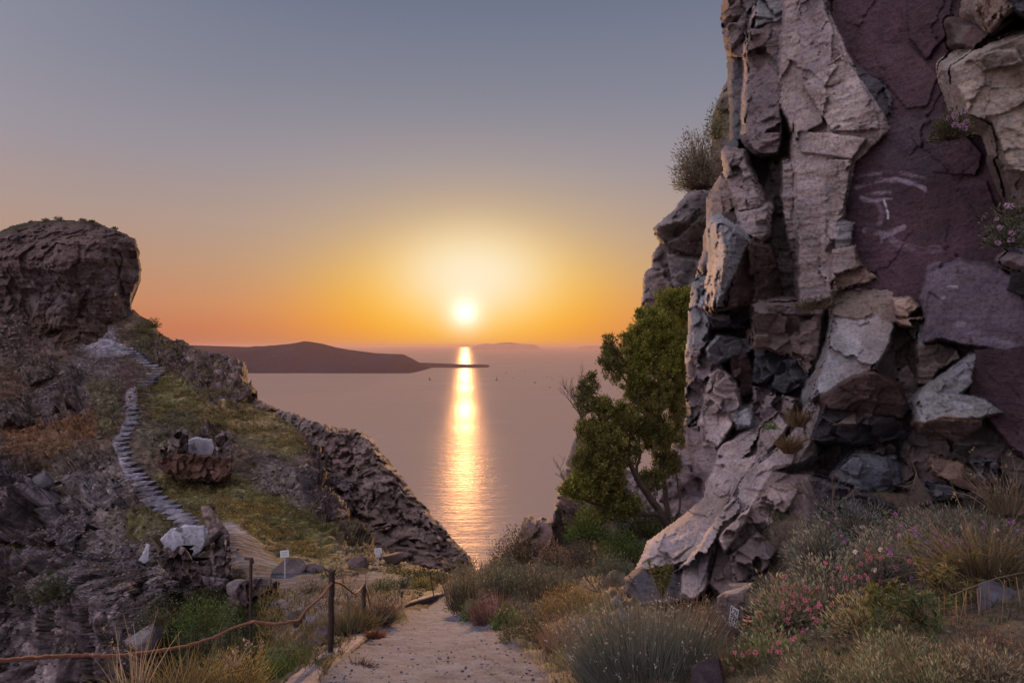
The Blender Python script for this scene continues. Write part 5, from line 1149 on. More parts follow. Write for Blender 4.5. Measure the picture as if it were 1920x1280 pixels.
post((682, 1096, 9.0), (681, 1184, 9.0), .028, 'short rusty post at the far end of the near kerb', 'knob', True)
post((753, 1110, 14.2), (753, 1140, 14.2), .02, 'small stub post beside the dry grass at the bend', 'plate')
post((806, 1072, 18.4), (813, 1116, 18.4), .017, 'thin leaning post on the far kerb', 'plate')
def rope(pts, r, label, seed):
    P = [V(*p) for p in pts]; Q = []; g = random.Random(seed)
    for i in range(len(P) - 1):
        p0, p1, p2, p3 = P[max(i - 1, 0)], P[i], P[i + 1], P[min(i + 2, len(P) - 1)]
        for k in range(12):
            t = k / 12; q = 0.5 * ((2 * p1) + (p2 - p0) * t + (2 * p0 - 5 * p1 + 4 * p2 - p3) * t * t + (3 * p1 - p0 - 3 * p2 + p3) * t ** 3)
            Q.append(q + Vector((0, 0, g.uniform(-.003, .003))))
    Q.append(P[-1]); m = MB(); m.tube(Q, [r * g.uniform(.88, 1.12) for _ in Q], 10)
    o = m.build('rope', M_ROPE, smooth=True); o.location = (0, 0, 0); return tag(o, label, 'rope', 'ropes strung between the fence posts')
rope([(-160,1252,3.0),(0,1238,3.3),(100,1230,3.6),(160,1228,3.75),(220,1229,3.9),(300,1219,4.2),(350,1210,4.4),(400,1195,4.6),(435,1178,4.75),(465,1168,4.88),(476,1165,4.88),(500,1168,4.95),(520,1169,5.0),(545,1165,5.1),(560,1162,5.2),(572,1145,5.35),(590,1129,5.5),(605,1116,5.62),(616,1100,5.7),(623,1092,5.72)], .0108, 'long thick orange brown rope running from the left edge to the thick post', 1)
rope([(624,1090,5.82),(634,1092,6.2),(645,1097,6.7),(655,1106,7.2),(664,1112,7.7),(672,1108,8.3),(679,1099,8.85),(683,1097,8.95)], .0108, 'short sagging rope between the thick post and the short post', 2)
rope([(684,1098,9.02),(690,1118,9.3),(696,1140,9.7),(702,1150,10.0)], .010, 'dark rope end hanging down behind the short post into the dry grass', 3)

# ------------------------------------------------------------------ signs
def sign(px, py, pb, Y, w_, h_, label, second=None, tilt=-.06):
    B = V(px, pb, Y); t = thing('signpost', B, label, 'sign', 'white notice boards in the saddle'); u = Y / FPX; H = (pb - py) * u
    m = MB(); m.tube([(0, .02, -.1), (0, .02, H + h_ * u * .4)], .022, 8); m.build('pole', M_WHITE, t)
    def panel(cz, w2, h2):
        m = MB(); m.box(0, 0, 0, w2 * u, .02, h2 * u); p = m.build('panel', M_WHITE, t); p.location = (0, -.03, cz); p.rotation_euler = (0, tilt, .15)
        m = MB()
        for k in range(3): m.box(w2 * u * random.uniform(-.03, .03), -.0125, h2 * u * (.26 - .24 * k), w2 * u * random.uniform(.6, .8), .004, h2 * u * .07)
        m.build('text_lines', M_GREYINK, p)
    panel(H, w_, h_)
    if second: panel(H - (h_ / 2 + second[1] / 2 + .5) * u, *second)
sign(534, 1037.5, 1089, 34, 16, 13, 'white rectangular board on a tall white pole beside the track')
sign(709, 1032, 1068, 42, 14, 10, 'white board with a smaller plate below it in front of the rubble', (9, 6))

# ------------------------------------------------------------------ walkers on the hill
M_SKIN = plain_mat('skin', (.30, .17, .12), .6); M_DARKC = plain_mat('dark_cloth', (.03, .03, .04), .9); M_BLUEC = plain_mat('blue_cloth', (.14, .17, .26), .9); M_PALEC = plain_mat('pale_cloth', (.30, .32, .42), .9); M_HAIR = plain_mat('hair', (.025, .018, .014), .8)
def skin(name, joints, edges, mat, parent, root=0, sub=1):
    me = bpy.data.meshes.new(name); me.from_pydata([j[:3] for j in joints], edges, []); o = bpy.data.objects.new(name, me); COL.objects.link(o)
    o.modifiers.new('skin', 'SKIN'); 
    for i, j in enumerate(joints):
        sv = me.skin_vertices[0].data[i]; sv.radius = (j[3], j[4] if len(j) > 4 else j[3]); sv.use_root = (i == root)
    s_ = o.modifiers.new('sub', 'SUBSURF'); s_.levels = sub; s_.render_levels = sub + 1
    me.materials.append(mat); o.parent = parent; return o
def person(px, py, Y, H, rz, label, top, legs, bag):
    Yp = min(hill_at(px + dx, py + dy).y for dx in (-6, 0, 6) for dy in (-16, -10, -4, 0, 4)) - .8; B = V(px, py, Yp); t = thing('person', B, label, 'person', None, rz); k = H / 1.75; t.scale = (k, k, k)
    J = [(0, 0, .95, .14, .10), (0, 0, 1.12, .13, .09), (0, 0, 1.34, .16, .10), (0, 0, 1.47, .055), (0, .01, 1.56, .07, .085), (0, .01, 1.66, .075, .09), (0, .01, 1.74, .05, .06),
         (.10, 0, .88, .085), (.11, .10, .50, .055), (.11, -.02, .10, .038), (.11, .10, .04, .035), (-.10, 0, .88, .085), (-.12, -.06, .50, .055), (-.12, -.24, .14, .038), (-.12, -.16, .05, .035),
         (.20, 0, 1.40, .05), (.27, -.03, 1.14, .038), (.28, .10, .92, .028), (.28, .14, .85, .03), (-.20, 0, 1.40, .05), (-.27, -.03, 1.14, .038), (-.29, .06, .90, .028), (-.29, .10, .83, .03)]
    E = [(0, 1), (1, 2), (2, 3), (3, 4), (4, 5), (5, 6), (0, 7), (7, 8), (8, 9), (9, 10), (0, 11), (11, 12), (12, 13), (13, 14), (2, 15), (15, 16), (16, 17), (17, 18), (2, 19), (19, 20), (20, 21), (21, 22)]
    skin('body', J, E, M_SKIN, t)
    skin('shirt', [(0, 0, .93, .16, .12), (0, 0, 1.12, .15, .11), (0, 0, 1.36, .18, .12), (0, 0, 1.46, .08), (.21, 0, 1.39, .07), (.27, -.02, 1.18, .055), (-.21, 0, 1.39, .07), (-.27, -.02, 1.18, .055)], [(0, 1), (1, 2), (2, 3), (2, 4), (4, 5), (2, 6), (6, 7)], top, t)
    skin('shorts', [(0, 0, .96, .16, .12), (.10, 0, .85, .11), (.11, .08, .58, .085), (-.10, 0, .85, .11), (-.12, -.04, .58, .085)], [(0, 1), (1, 2), (0, 3), (3, 4)], legs, t)
    skin('hair', [(0, -.02, 1.66, .085, .10), (0, -.015, 1.755, .06, .07)], [(0, 1)], M_HAIR, t)
    if bag: skin('backpack', [(0, -.17, 1.10, .13, .08), (0, -.18, 1.38, .11, .07)], [(0, 1)], M_DARKC, t)
person(253, 743, 118, 1.9, 3.0, 'person in blue clothes walking at the foot of the upper steps', M_BLUEC, M_DARKC, False)
person(243, 758, 113, 1.9, 3.3, 'person with a dark top and pale shorts on the path below the other walker', M_DARKC, M_PALEC, True)

# ------------------------------------------------------------------ boats
M_HULL = plain_mat('hull_paint', (.06, .05, .05), .5); M_SAIL = plain_mat('sail_cloth', (.16, .12, .11), .8)
def boat(px, py, Lm, kind, rz, label, group):
    Y = 250.0 * FPX / (py - HZ); B = V(px, py, Y); t = thing('sailboat' if kind == 'sail' else 'motorboat', B, label, 'boat', group, rz)
    n = 12; vs = []; w_ = Lm * .26; h = Lm * .12
    for i in range(n + 1):
        s = i / n * 2 - 1; b = w_ / 2 * (1 - max(0, s) ** 2.2) * (1 if s > -.9 else .9); sh = h * (1 + .35 * max(0, s) ** 2)
        vs += [(s * Lm / 2, -b, sh), (s * Lm / 2 * .96, -b * .7, -h * .3), (s * Lm / 2 * .94, 0, -h * .6), (s * Lm / 2 * .96, b * .7, -h * .3), (s * Lm / 2, b, sh)]
    fs = [(i * 5 + k, i * 5 + k + 1, (i + 1) * 5 + k + 1, (i + 1) * 5 + k) for i in range(n) for k in range(4)] + [(i * 5 + 4, i * 5, (i + 1) * 5, (i + 1) * 5 + 4) for i in range(n)] + [(0, 1, 2, 3, 4), tuple(n * 5 + k for k in (4, 3, 2, 1, 0))]
    mesh_obj('hull', vs, fs, M_HULL, t)
    m = MB(); m.box(-Lm * .08, 0, h * 1.5, Lm * .38, w_ * .6, h * 1.1); m.box(-Lm * .1, 0, h * 2.3, Lm * .24, w_ * .5, h * .6); m.build('cabin', M_HULL, t)
    if kind == 'sail':
        m = MB(); m.tube([(Lm * .05, 0, h), (Lm * .05, 0, Lm * 1.25)], [Lm * .016, Lm * .008], 8); m.build('mast', M_HULL, t)
        m = MB(); m.add([(Lm * .03, -.1, h * 2.4), (-Lm * .38, -.1, h * 2.4), (Lm * .03, -.1, Lm * 1.15), (Lm * .03, .1, h * 2.4), (-Lm * .38, .1, h * 2.4), (Lm * .03, .1, Lm * 1.15)], [(0, 1, 2), (5, 4, 3), (0, 3, 4, 1), (1, 4, 5, 2), (2, 5, 3, 0)]); m.build('sail', M_SAIL, t)
    return t
boat(806, 712, 24, 'sail', .5, 'lone sailboat left of the sun glitter off the island', 'sailboats')
boat(931, 713, 26, 'sail', 2.6, 'sailboat just right of the sun glitter', 'sailboats')
for px, py, L, rz, lb in ((949, 699, 20, 3.1, 'small motorboat nearest the headland, leading a long wake'), (984, 695, 18, .3, 'farthest small boat, nearest the horizon'), (962, 709, 14, 0, 'small boat between the sailboat and the middle boats'),
                          (1003, 717.5, 20, .2, 'low boat below the middle of the boat group'), (1026, 707, 16, .6, 'boat on the left of the tight trio'), (1033, 706.5, 12, 0, 'tiny boat at the top of the tight trio'), (1035, 710.5, 12, .4, 'tiny boat at the bottom of the tight trio'),
                          (1049, 706, 14, .1, 'boat right of the tight trio'), (1075, 709.5, 14, .2, 'boat farthest right beside the bare branches'), (1031, 726.5, 16, .3, 'dark boat nearest the shore, lowest of the group')):
    boat(px, py, L, 'motor', rz, lb, 'motorboats scattered on the sea')

# ------------------------------------------------------------------ the tree under the cliff
def tree():
    K_ = 1.46; base = V(1262, 1005, 12.6 * K_); t = thing('tree', base, 'tall bushy evergreen tree growing under the cliff beside the sea', 'tree')
    limbs = [[(1262,1008,12.6,.085),(1240,965,12.5,.075),(1205,915,12.4,.065),(1180,870,12.3,.05),(1150,820,12.2,.035),(1120,775,12.2,.02)],
             [(1255,1000,12.8,.06),(1250,940,12.9,.055),(1240,870,13,.05),(1238,800,13,.04),(1235,720,13,.03),(1225,650,13,.02)],
             [(1240,965,12.5,.05),(1180,960,12.2,.04),(1130,955,12.0,.03),(1085,930,12.0,.02)], [(1240,870,13,.04),(1265,800,13,.03),(1262,700,13.1,.025),(1258,600,13.1,.015)],
             [(1238,800,13,.035),(1200,750,12.9,.025),(1165,700,12.8,.02),(1150,650,12.8,.012)], [(1180,870,12.3,.035),(1140,880,12.1,.025),(1100,870,12.1,.015)], [(1190,900,12.4,.03),(1200,850,12.5,.025),(1195,790,12.6,.02),(1200,700,12.7,.012)],
             [(1262,1000,12.9,.03),(1275,940,13.2,.025),(1268,890,13.3,.02)], [(1110,760,12.2,.02),(1085,790,12.0,.012),(1080,830,12,.01)]]
    g = random.Random(4)
    for i, L in enumerate(limbs):
        m = MB(); P = [V(a, b, c * K_) - base for a, b, c, r in L]; R_ = [r * K_ for *_, r in L]; Q, RR = [], []
        for j in range(len(P) - 1):
            for k in range(4): Q.append(P[j].lerp(P[j + 1], k / 4) + Vector((g.uniform(-1, 1), g.uniform(-1, 1), g.uniform(-1, 1))) * .03); RR.append(R_[j] + (R_[j + 1] - R_[j]) * k / 4)
        Q.append(P[-1]); RR.append(R_[-1]); m.tube(Q, RR, 8); m.build('trunk' if i < 2 else 'branch', M_BARK, t)
    cl = [(1262,572,34,30,13.2,0),(1285,585,20,40,13.3,0),(1232,618,42,36,13,0),(1196,650,34,34,12.9,0),(1248,672,46,44,13,0),(1186,698,26,32,12.8,0),(1218,742,50,38,12.8,1),(1268,738,26,54,13.1,1),(1142,655,13,22,12.7,2),(1150,690,16,34,12.8,2),(1132,680,9,16,12.7,2),
          (1107,722,15,18,12.2,2),(1098,752,14,24,12.2,2),(1128,768,22,20,12.2,1),(1160,786,36,28,12.3,1),(1130,826,40,32,12.1,1),(1100,806,18,24,12.1,1),(1108,866,36,32,12,1),(1150,868,24,26,12.2,1),(1085,914,34,28,11.9,0),(1128,906,46,38,12,1),(1180,850,22,26,12.4,2),(1238,815,44,38,12.9,1),
          (1202,806,34,26,12.6,2),(1250,872,26,26,13,2),(1160,950,44,26,12.1,1),(1220,905,24,24,12.7,2),(1275,660,18,50,13.3,0),(1210,595,16,16,13,0)]
    C, D, K = [], [], []
    G = np.random.default_rng(11)
    for (x, y, rx, ry, Y, kd) in cl:
        Y *= K_; c = np.array(V(x, y, Y)); u = Y / FPX; nsub = max(14, int(rx * ry / 8.5)); 
        d = G.normal(size=(nsub, 3)); d /= np.linalg.norm(d, axis=1)[:, None]; q = G.random(nsub) ** .45
        sc_ = c + d * q[:, None] * np.array([rx * u, .7 * (rx + ry) / 2 * u, ry * u])
        for s_, dd in zip(sc_, d):                                     # a spray of narrow leaves round each twig tip
            n = {0: 62, 1: 56, 2: 38}[kd]; tw = dd * .5 + np.array([0, 0, .8]) + G.normal(size=3) * .3; tw /= np.linalg.norm(tw)
            tt = G.random(n); pos = s_ + tw * (tt[:, None] * 9 * u) + G.normal(size=(n, 3)) * u * 3.4 * (1.1 - tt[:, None] * .5)
            C.append(pos); D.append(np.tile(tw, (n, 1)) + G.normal(size=(n, 3)) * .55); K.append(np.tile([[(.20, .205, .05), (.16, .155, .05), (.11, .11, .04)][kd]], (n, 1)) * G.uniform(.7, 1.35))
    C, D, K = map(np.concatenate, (C, D, K)); n = len(C)
    vg = Veg(); vg.leaves(C, 18.2 / FPX * 5.4, .32, .2, K * G.uniform(.6, 1.5, (n, 1)), D); vg.build('crown', M_LEAF, t, origin=base)
    print('TREE LEAVES', n)
tree()
def bare(name, px, py, Y, spray, label, cat='dead shrub', r=.010, group=None, seed=0, col=M_TWIG):
    """leafless twigs forking upwards"""
    B = V(px, py, Y); m = MB(); g = random.Random(seed)
    def grow(p, d, L, rr, dep):
        q = [p]; dd = d.copy()
        for k in range(4):
            dd = (dd + Vector((g.uniform(-1, 1), g.uniform(-1, 1) * .6, g.uniform(-.6, 1))) * .16).normalized(); q.append(q[-1] + dd * L / 4)
        m.tube(q, [rr * (1 - .12 * k) for k in range(5)], 5, cap=False)
        if dep:
            for k in (2, 3, 4, 4):
                if g.random() < .85: grow(q[k], (dd + Vector((g.uniform(-1, 1), g.uniform(-1, 1), g.uniform(-.4, .8))) * .6).normalized(), L * g.uniform(.45, .7), rr * .6, dep - 1)
    for (dx, dy, n) in spray:
        for _ in range(n): L = math.hypot(dx, dy) * Y / FPX * g.uniform(.6, 1.0) * .62; grow(Vector((0, 0, 0)), (Vector((dx, g.uniform(-20, 20), -dy)).normalized() + Vector((g.uniform(-.2, .2), 0, g.uniform(-.2, .2)))).normalized(), L, r * Y / 12, 3)
    o = m.build(name, col); o.location = B; return tag(o, label, cat, group)
bare('dead_shrub', 1092, 790, 18, [(-16,-80,5),(-4,-85,3),(-24,-50,3)], 'leafless grey twigs rising from the left edge of the tree against the sea', r=.008, seed=1)
bare('dead_shrub', 1062, 905, 18, [(-14,-45,3),(-20,-20,2)], 'few bare twigs low on the rocky edge left of the tree', r=.006, seed=2)
bare('dead_shrub', 640, 1225, 6.6, [(-50,-90,2),(-20,-120,2),(20,-70,1)], 'tangle of bare brown branches behind the thick post', r=.008, seed=3)
bare('dead_shrub', 655, 1215, 7.5, [(20,-150,1),(-10,-170,1),(30,-190,1)], 'tall thin leafless sapling arching above the rope', r=.009, seed=4)
bare('dead_shrub', 1325, 335, 22.8, [(-70,-10,2),(-50,-25,3),(-45,10,2)], 'crooked dead branch reaching out left from the cliff top shrub', r=.008, seed=5)
bare('dead_shrub', 1560, 955, 4.9, [(-80,-50,2),(-120,-30,2),(40,-60,1),(0,-90,1)], 'bare brown stems arching over the foot of the cliff', r=.011, seed=6)
bare('dead_shrub', 1718, 885, 5.9, [(-10,60,3),(10,70,3),(-20,-40,2),(5,40,2)], 'dry pale roots hanging in the crack of the dark rock', r=.007, seed=7)
bare('dead_shrub', 1120, 1110, 7.6, [(-30,-45,2),(-70,-25,2),(10,-60,2)], 'silvery dry twigs beside the tip of the pale slab', r=.007, seed=8)

# ------------------------------------------------------------------ shrubs
GG = (.07, .08, .05); OL = (.085, .08, .04); DG = (.04, .055, .022); BRN = (.085, .065, .05); PK = (.20, .12, .11); DRY = (.17, .12, .075); GRY = (.11, .115, .095)
# skyline of the far hill
for px, py, rx, h, lb in ((110,413,9,7,'round shrub on the highest point of the rock butte'), (86,415,7,5,'low shrub on the butte top left of the round one'), (60,419,5,4,'tiny shrub on the left shoulder of the butte top'), (156,415,7,5,'flat shrub on the butte top right of the round one'), (172,417,5,4,'small tuft between the flat shrub and the right shoulder of the butte'), (215,430,6,4,'small shrub on the right shoulder of the butte')):
    bush('shrub', px, py, rx, h, 176, 260, (.04, .045, .022), lb, 'shrub', leaf=2.2, twig=0, group='shrubs on the skyline of the butte')
bush('shrub', 288, 614, 12, 18, 160, 500, (.05, .05, .025), 'dark leafy shrub standing up on the skyline below the butte', 'shrub', leaf=3)
bush('shrub', 268, 625, 18, 16, 158, 500, (.055, .055, .03), 'low dark shrub just left of the skyline shrub', 'shrub', leaf=3)
bush('shrub', 262, 735, 10, 12, 115, 300, (.07, .08, .035), 'green bush beside the last of the upper steps', 'shrub', leaf=3)
bush('shrub', 488, 985, 26, 20, 55, 900, (.045, .05, .028), 'round dark bush in the middle of the green slope', 'bush', leaf=3.2)
bush('shrub', 560, 1010, 22, 14, 47, 600, (.07, .075, .045), 'grey green cushion above the left signpost', 'bush', leaf=3)
bush('shrub', 585, 1108, 42, 22, 24, 1300, (.09, .08, .06), 'brownish low shrub on the track behind the rope', 'bush', leaf=3.6)
bush('shrub', 720, 1105, 28, 22, 23, 900, (.07, .085, .055), 'grey green cushion shrub left of the path bend', 'bush', leaf=3.6)
bush('shrub', 758, 1100, 24, 20, 24, 800, (.065, .08, .05), 'green cushion shrub beside the far kerb', 'bush', leaf=3.6)
bush('shrub', 790, 1100, 26, 16, 22, 700, (.13, .11, .04), 'yellowish low shrub behind the far kerb', 'bush', leaf=3.6)
bush('shrub', 822, 1092, 26, 20, 24, 700, (.08, .075, .05), 'small olive shrub where the path disappears', 'bush', leaf=3.6)
bush('shrub', 95, 1120, 60, 45, 42, 2200, (.04, .048, .025), 'wide dark green bush on the ravine edge at far left', 'bush', leaf=3.6)
bush('shrub', 380, 1180, 60, 60, 19, 2600, (.035, .055, .02), 'dark green bush in the gully above the rope', 'bush', leaf=4.5, c2=(.05, .09, .03))
bush('shrub', 300, 1170, 50, 40, 26, 1500, (.05, .055, .035), 'grey green bush left of the dark gully bush', 'bush', leaf=4)
# right verge, far to near
bush('shrub', 975, 1062, 56, 62, 17, 3600, (.065, .05, .04), 'dark brown dome shaped bush standing against the sea', 'bush', leaf=4, c2=(.09, .07, .045), twig=120)
bush('shrub', 1035, 1075, 40, 60, 15.5, 2200, (.13, .095, .07), 'dry tan shrub behind the dark brown dome', 'bush', leaf=4, c2=BRN, twig=100)
bush('shrub', 1100, 1015, 44, 48, 17.5, 2600, (.05, .085, .022), 'bright green leafy shrub under the left side of the tree', 'bush', leaf=5, c2=(.07, .06, .03))
bush('shrub', 1090, 1075, 40, 56, 14, 2200, (.045, .045, .035), 'shady brown green shrub below the bright green one', 'bush', leaf=4.5, c2=BRN)
bush('shrub', 1165, 1050, 50, 46, 14, 2600, (.05, .08, .02), 'green shrub between the tree trunk and the pale slab', 'bush', leaf=5, c2=(.06, .055, .03))
bush('shrub', 1150, 1085, 40, 40, 11, 1700, (.06, .075, .05), 'grey green shrub at the foot of the slab beside the green one', 'bush', leaf=4.5)
bush('shrub', 872, 1142, 38, 70, 13.2, 3600, (.10, .10, .07), 'feathery grey green bush at the right side of the path bend', 'bush', leaf=4.2, c2=(.12, .10, .06), grass=200, gc=(.12, .10, .07))
bush('shrub', 945, 1120, 52, 58, 12.6, 3600, (.085, .095, .065), 'broad grey green bush behind the pink dry one', 'bush', leaf=4.2, grass=120, gc=(.11, .09, .06))
bush('shrub', 1030, 1118, 66, 48, 11.4, 4000, (.065, .08, .06), 'dark grey green bush in the middle of the verge', 'bush', leaf=4, c2=(.10, .085, .06), grass=160, gc=(.10, .08, .06))
bush('shrub', 885, 1165, 26, 34, 10.6, 900, (.05, .09, .03), 'small bright green plant by the path edge before the bend', 'plant', leaf=4)
bush('shrub', 916, 1175, 34, 52, 9.8, 2200, PK, 'pinkish dry bush of upright stems beside the path', 'bush', leaf=4.5, asp=.25, up=.8, c2=(.13, .09, .07), grass=260, gc=PK)
bush('shrub', 950, 1182, 32, 36, 9.0, 1500, (.06, .085, .03), 'leafy green plant with small white flowers between the pink bush and the path', 'plant', leaf=5, fl=('white', 10))
bush('shrub', 1080, 1160, 90, 52, 9.2, 5200, (.15, .125, .05), 'wide yellow olive flowering shrub in the middle of the verge', 'bush', leaf=3.6, c2=(.20, .13, .05), grass=260, gc=(.16, .11, .07))
bush('shrub', 1125, 1195, 70, 56, 7.6, 4200, (.08, .105, .045), 'soft green bush in front of the yellow olive shrub', 'bush', leaf=3.8, c2=(.12, .11, .06), grass=200, gc=(.13, .11, .07))
bush('shrub', 985, 1226, 60, 62, 7.2, 5200, (.06, .062, .035), 'dense dark green cushion bush bulging over the path edge', 'bush', leaf=4, c2=(.085, .075, .05), shell=.8)
FSZ = .012
bush('shrub', 1065, 1232, 52, 62, 6.1, 2600, (.20, .135, .10), 'peach coloured dry bush right of the dark cushion bush', 'bush', leaf=5, asp=.22, up=.7, c2=(.11, .09, .05), grass=320, gc=(.24, .16, .12))
bush('shrub', 1075, 1290, 58, 66, 5.1, 3000, (.09, .10, .04), 'bush with cream flower heads at the near edge of the path', 'bush', leaf=5, c2=(.18, .13, .07), fl=('white', 26), grass=150, gc=(.22, .17, .10))
bush('shrub', 1145, 1235, 40, 40, 5.6, 1500, (.08, .12, .03), 'fresh green plant with pale buds between the cream flowers and the seed heads', 'plant', leaf=5, fl=('white', 12))
tuft('seed_head_bush', 1215, 1300, 120, 160, 4.35, 4200, (.19, .195, .17), 'large grey green bush of thin stems with tiny pale seed heads', 'bush', wd=1.5, spread=.42, droop=.2, root=.85, c2=(.12, .135, .10), heads=295, hc=(.42, .39, .34), hs=3.6)
tuft('seed_head_bush', 1265, 1240, 60, 125, 5.0, 700, (.15, .10, .065), 'rusty dry stems rising behind the grey seed head bush', 'bush', wd=1.8, spread=.35, droop=.2, root=.8, c2=(.14, .13, .09), heads=120, hc=(.34, .28, .23), hs=3.4)
def spiky(px, py, Y, H, n, label, lean=0.0, seed=0):
    """stems with whorls of short pointed leaves"""
    B = np.array(V(px, py, Y)); u = Y / FPX; g = np.random.default_rng(seed); t = thing('spiky_plant', Vector(B), label, 'plant'); vg = Veg(); sv = Veg()
    for _ in range(n):
        d = np.array([g.normal() * .35 + lean, g.normal() * .3, 1.0]); d /= np.linalg.norm(d); L = H * u * g.uniform(.6, 1); m = 90
        tt = g.random(m) ** .6; pos = d * (tt * L)[:, None]; a = g.uniform(0, 6.28, m); dd = np.stack([np.cos(a), np.sin(a), .5 + 0 * a], 1)
        vg.blades(pos, dd, 11 * u * (1.15 - .5 * tt), 2.4 * u, .1, cvar((.12, .135, .055), m, .4, (.2, .15, .07), .25), 2); sv.blades(np.zeros((1, 3)), d[None], np.array([L]), 3 * u, 0, cvar((.09, .06, .045), 1))
    vg.build('leaves', M_LEAF, t); sv.build('stems', M_LEAF, t)
spiky(1240, 1120, 6.9, 78, 7, 'spiky dark green spurge in front of the pale slab', seed=1)
tuft('grass_tuft', 1385, 1310, 60, 105, 4.0, 800, (.19, .125, .075), 'tan fountain of dry grass below the printed sheet', 'grass', wd=2, spread=.5, droop=.35, c2=(.12, .09, .055))
tuft('grass_tuft', 1318, 1200, 34, 100, 5.3, 200, (.13, .085, .06), 'thin brown grass standing left of the marked block', 'grass', wd=1.8, spread=.5, droop=.5)
bush('shrub', 1215, 1010, 60, 60, 19, 2600, (.06, .075, .025), 'olive thicket around the foot of the tree trunk', 'bush', leaf=5.5, c2=(.08, .06, .035))
bush('shrub', 1135, 975, 50, 50, 19.5, 2400, (.065, .085, .025), 'yellow green thicket filling in under the tree crown', 'bush', leaf=5.5, c2=(.08, .065, .035))
tuft('grass_tuft', 1480, 850, 20, 46, 7.5, 200, (.17, .11, .06), 'rusty dry grass wedged in the crack above the pale slab', 'grass', wd=2, spread=.5)
tuft('grass_tuft', 1497, 800, 20, 46, 7.6, 160, (.15, .10, .055), 'thin dry grass higher up the same crack', 'grass', wd=2, spread=.4)
tuft('grass_tuft', 1525, 580, 50, 30, 8.0, 200, (.13, .10, .07), 'wispy dry grass on the rock ledge in mid cliff', 'grass', wd=1.6, spread=.8)
bush('shrub', 1447, 805, 14, 14, 8.0, 260, (.06, .11, .02), 'small green herb on the ledge above the pale slab', 'plant', leaf=4, twig=0)
bush('shrub', 1312, 354, 48, 112, 22.5, 9000, (.10, .082, .065), 'brown thorny shrub growing out of the cliff edge against the sky', 'bush', leaf=6, asp=.22, c2=(.12, .11, .065), twig=300, shell=.25, lump=.35, lean=-.05)
bush('shrub', 1343, 260, 20, 70, 23, 1400, (.09, .095, .05), 'green grey scrub above the brown thorny shrub', 'bush', leaf=4)
FSZ = .026
bush('shrub', 1782, 262, 34, 56, 5.7, 1200, (.05, .055, .03), 'flowering plant with mauve heads under the tan overhang', 'plant', leaf=7, c2=(.09, .07, .05), fl=('lilac', 9))
bush('shrub', 1892, 462, 48, 76, 5.35, 1500, (.06, .07, .045), 'flowering plant with pale lilac heads at the right edge of the painted rock', 'plant', leaf=7, c2=(.09, .08, .06), fl=('lilac', 12))
LB = 2.5
# flower bank on the right
FSZ = .0165
bush('flower_bush', 1475, 1210, 75, 130, 4.6, 3800, (.075, .09, .06), 'straggly plant with coral pink flowers in front of the brown rock', 'plant', leaf=9.5, asp=.3, c2=(.14, .10, .07), fl=('pink', 70), twig=120, shell=.5)
bush('flower_bush', 1450, 1290, 90, 110, 4.0, 4200, (.06, .075, .04), 'low leafy plant with pink flowers at the bottom beside the tan grass', 'plant', leaf=9.5, asp=.3, c2=(.10, .09, .06), fl=('pink', 40), twig=100)
bush('flower_bush', 1560, 1170, 110, 120, 4.7, 5200, (.075, .08, .062), 'grey leafed plant with scattered coral flowers in the middle of the bank', 'plant', leaf=9, asp=.26, c2=(.11, .095, .075), fl=('pink', 48), twig=160)
bush('flower_bush', 1720, 1110, 125, 130, 4.9, 6000, (.085, .095, .08), 'broad grey thistle patch with magenta and mauve flowers under the dark rock', 'plant', leaf=9, asp=.26, c2=(.10, .075, .07), fl=('mauve', 80), twig=180)
bush('flower_bush', 1650, 1100, 70, 100, 4.7, 2400, (.07, .072, .06), 'low plant with bright pink heads left of the mauve thistle patch', 'plant', leaf=9, asp=.26, fl=('pink', 22), twig=80)
bush('flower_bush', 1545, 1060, 80, 80, 5.6, 2600, (.065, .075, .06), 'grey wormwood like plant at the foot of the brown rock face', 'plant', leaf=8.5, asp=.25, c2=(.09, .08, .07), fl=('mauve', 6), twig=120)
bush('shrub', 1640, 1200, 95, 80, 4.0, 3600, (.14, .115, .06), 'straw yellow dry bush below the daisies', 'bush', leaf=9, asp=.22, c2=(.08, .085, .045), twig=160)
bush('shrub', 1880, 1090, 100, 110, 4.6, 3600, (.085, .078, .06), 'grey brown dry undergrowth at the right edge of the bank', 'bush', leaf=8, asp=.2, c2=(.12, .09, .07), grass=300, gc=(.16, .12, .08))
bush('flower_bush', 1790, 1030, 120, 80, 5.5, 3600, (.07, .08, .062), 'tall grey thistles with purple heads under the overhanging dark rock', 'plant', leaf=8.5, asp=.22, c2=(.11, .09, .08), fl=('mauve', 34), twig=160)
bush('flower_bush', 1610, 1010, 90, 74, 5.9, 2600, (.06, .07, .055), 'dim grey green plants along the dark cliff foot', 'plant', leaf=7.5, asp=.22, c2=(.09, .08, .07), fl=('mauve', 8), twig=140)
for a in ((1540,1310,80,80,3.15,(.06,.07,.045),'dark leafy undergrowth at the bottom edge right of the tan grass'),(1650,1325,90,90,2.85,(.075,.085,.05),'dense grey green undergrowth at the bottom edge under the spurge'),(1760,1325,90,100,2.65,(.06,.07,.04),'dark green undergrowth at the bottom edge below the blue green spurge'),
          (1860,1290,80,80,2.6,(.07,.065,.05),'brownish undergrowth in the bottom right corner behind the umbels'),(1700,1265,90,70,3.1,(.08,.09,.055),'mixed low plants between the spurge clumps')):
    bush('shrub', a[0], a[1], a[2], a[3], a[4], 3000, a[5], a[6], 'undergrowth', leaf=10, asp=.24, c2=(.11, .09, .06), twig=120, grass=120, gc=(.16, .13, .08))
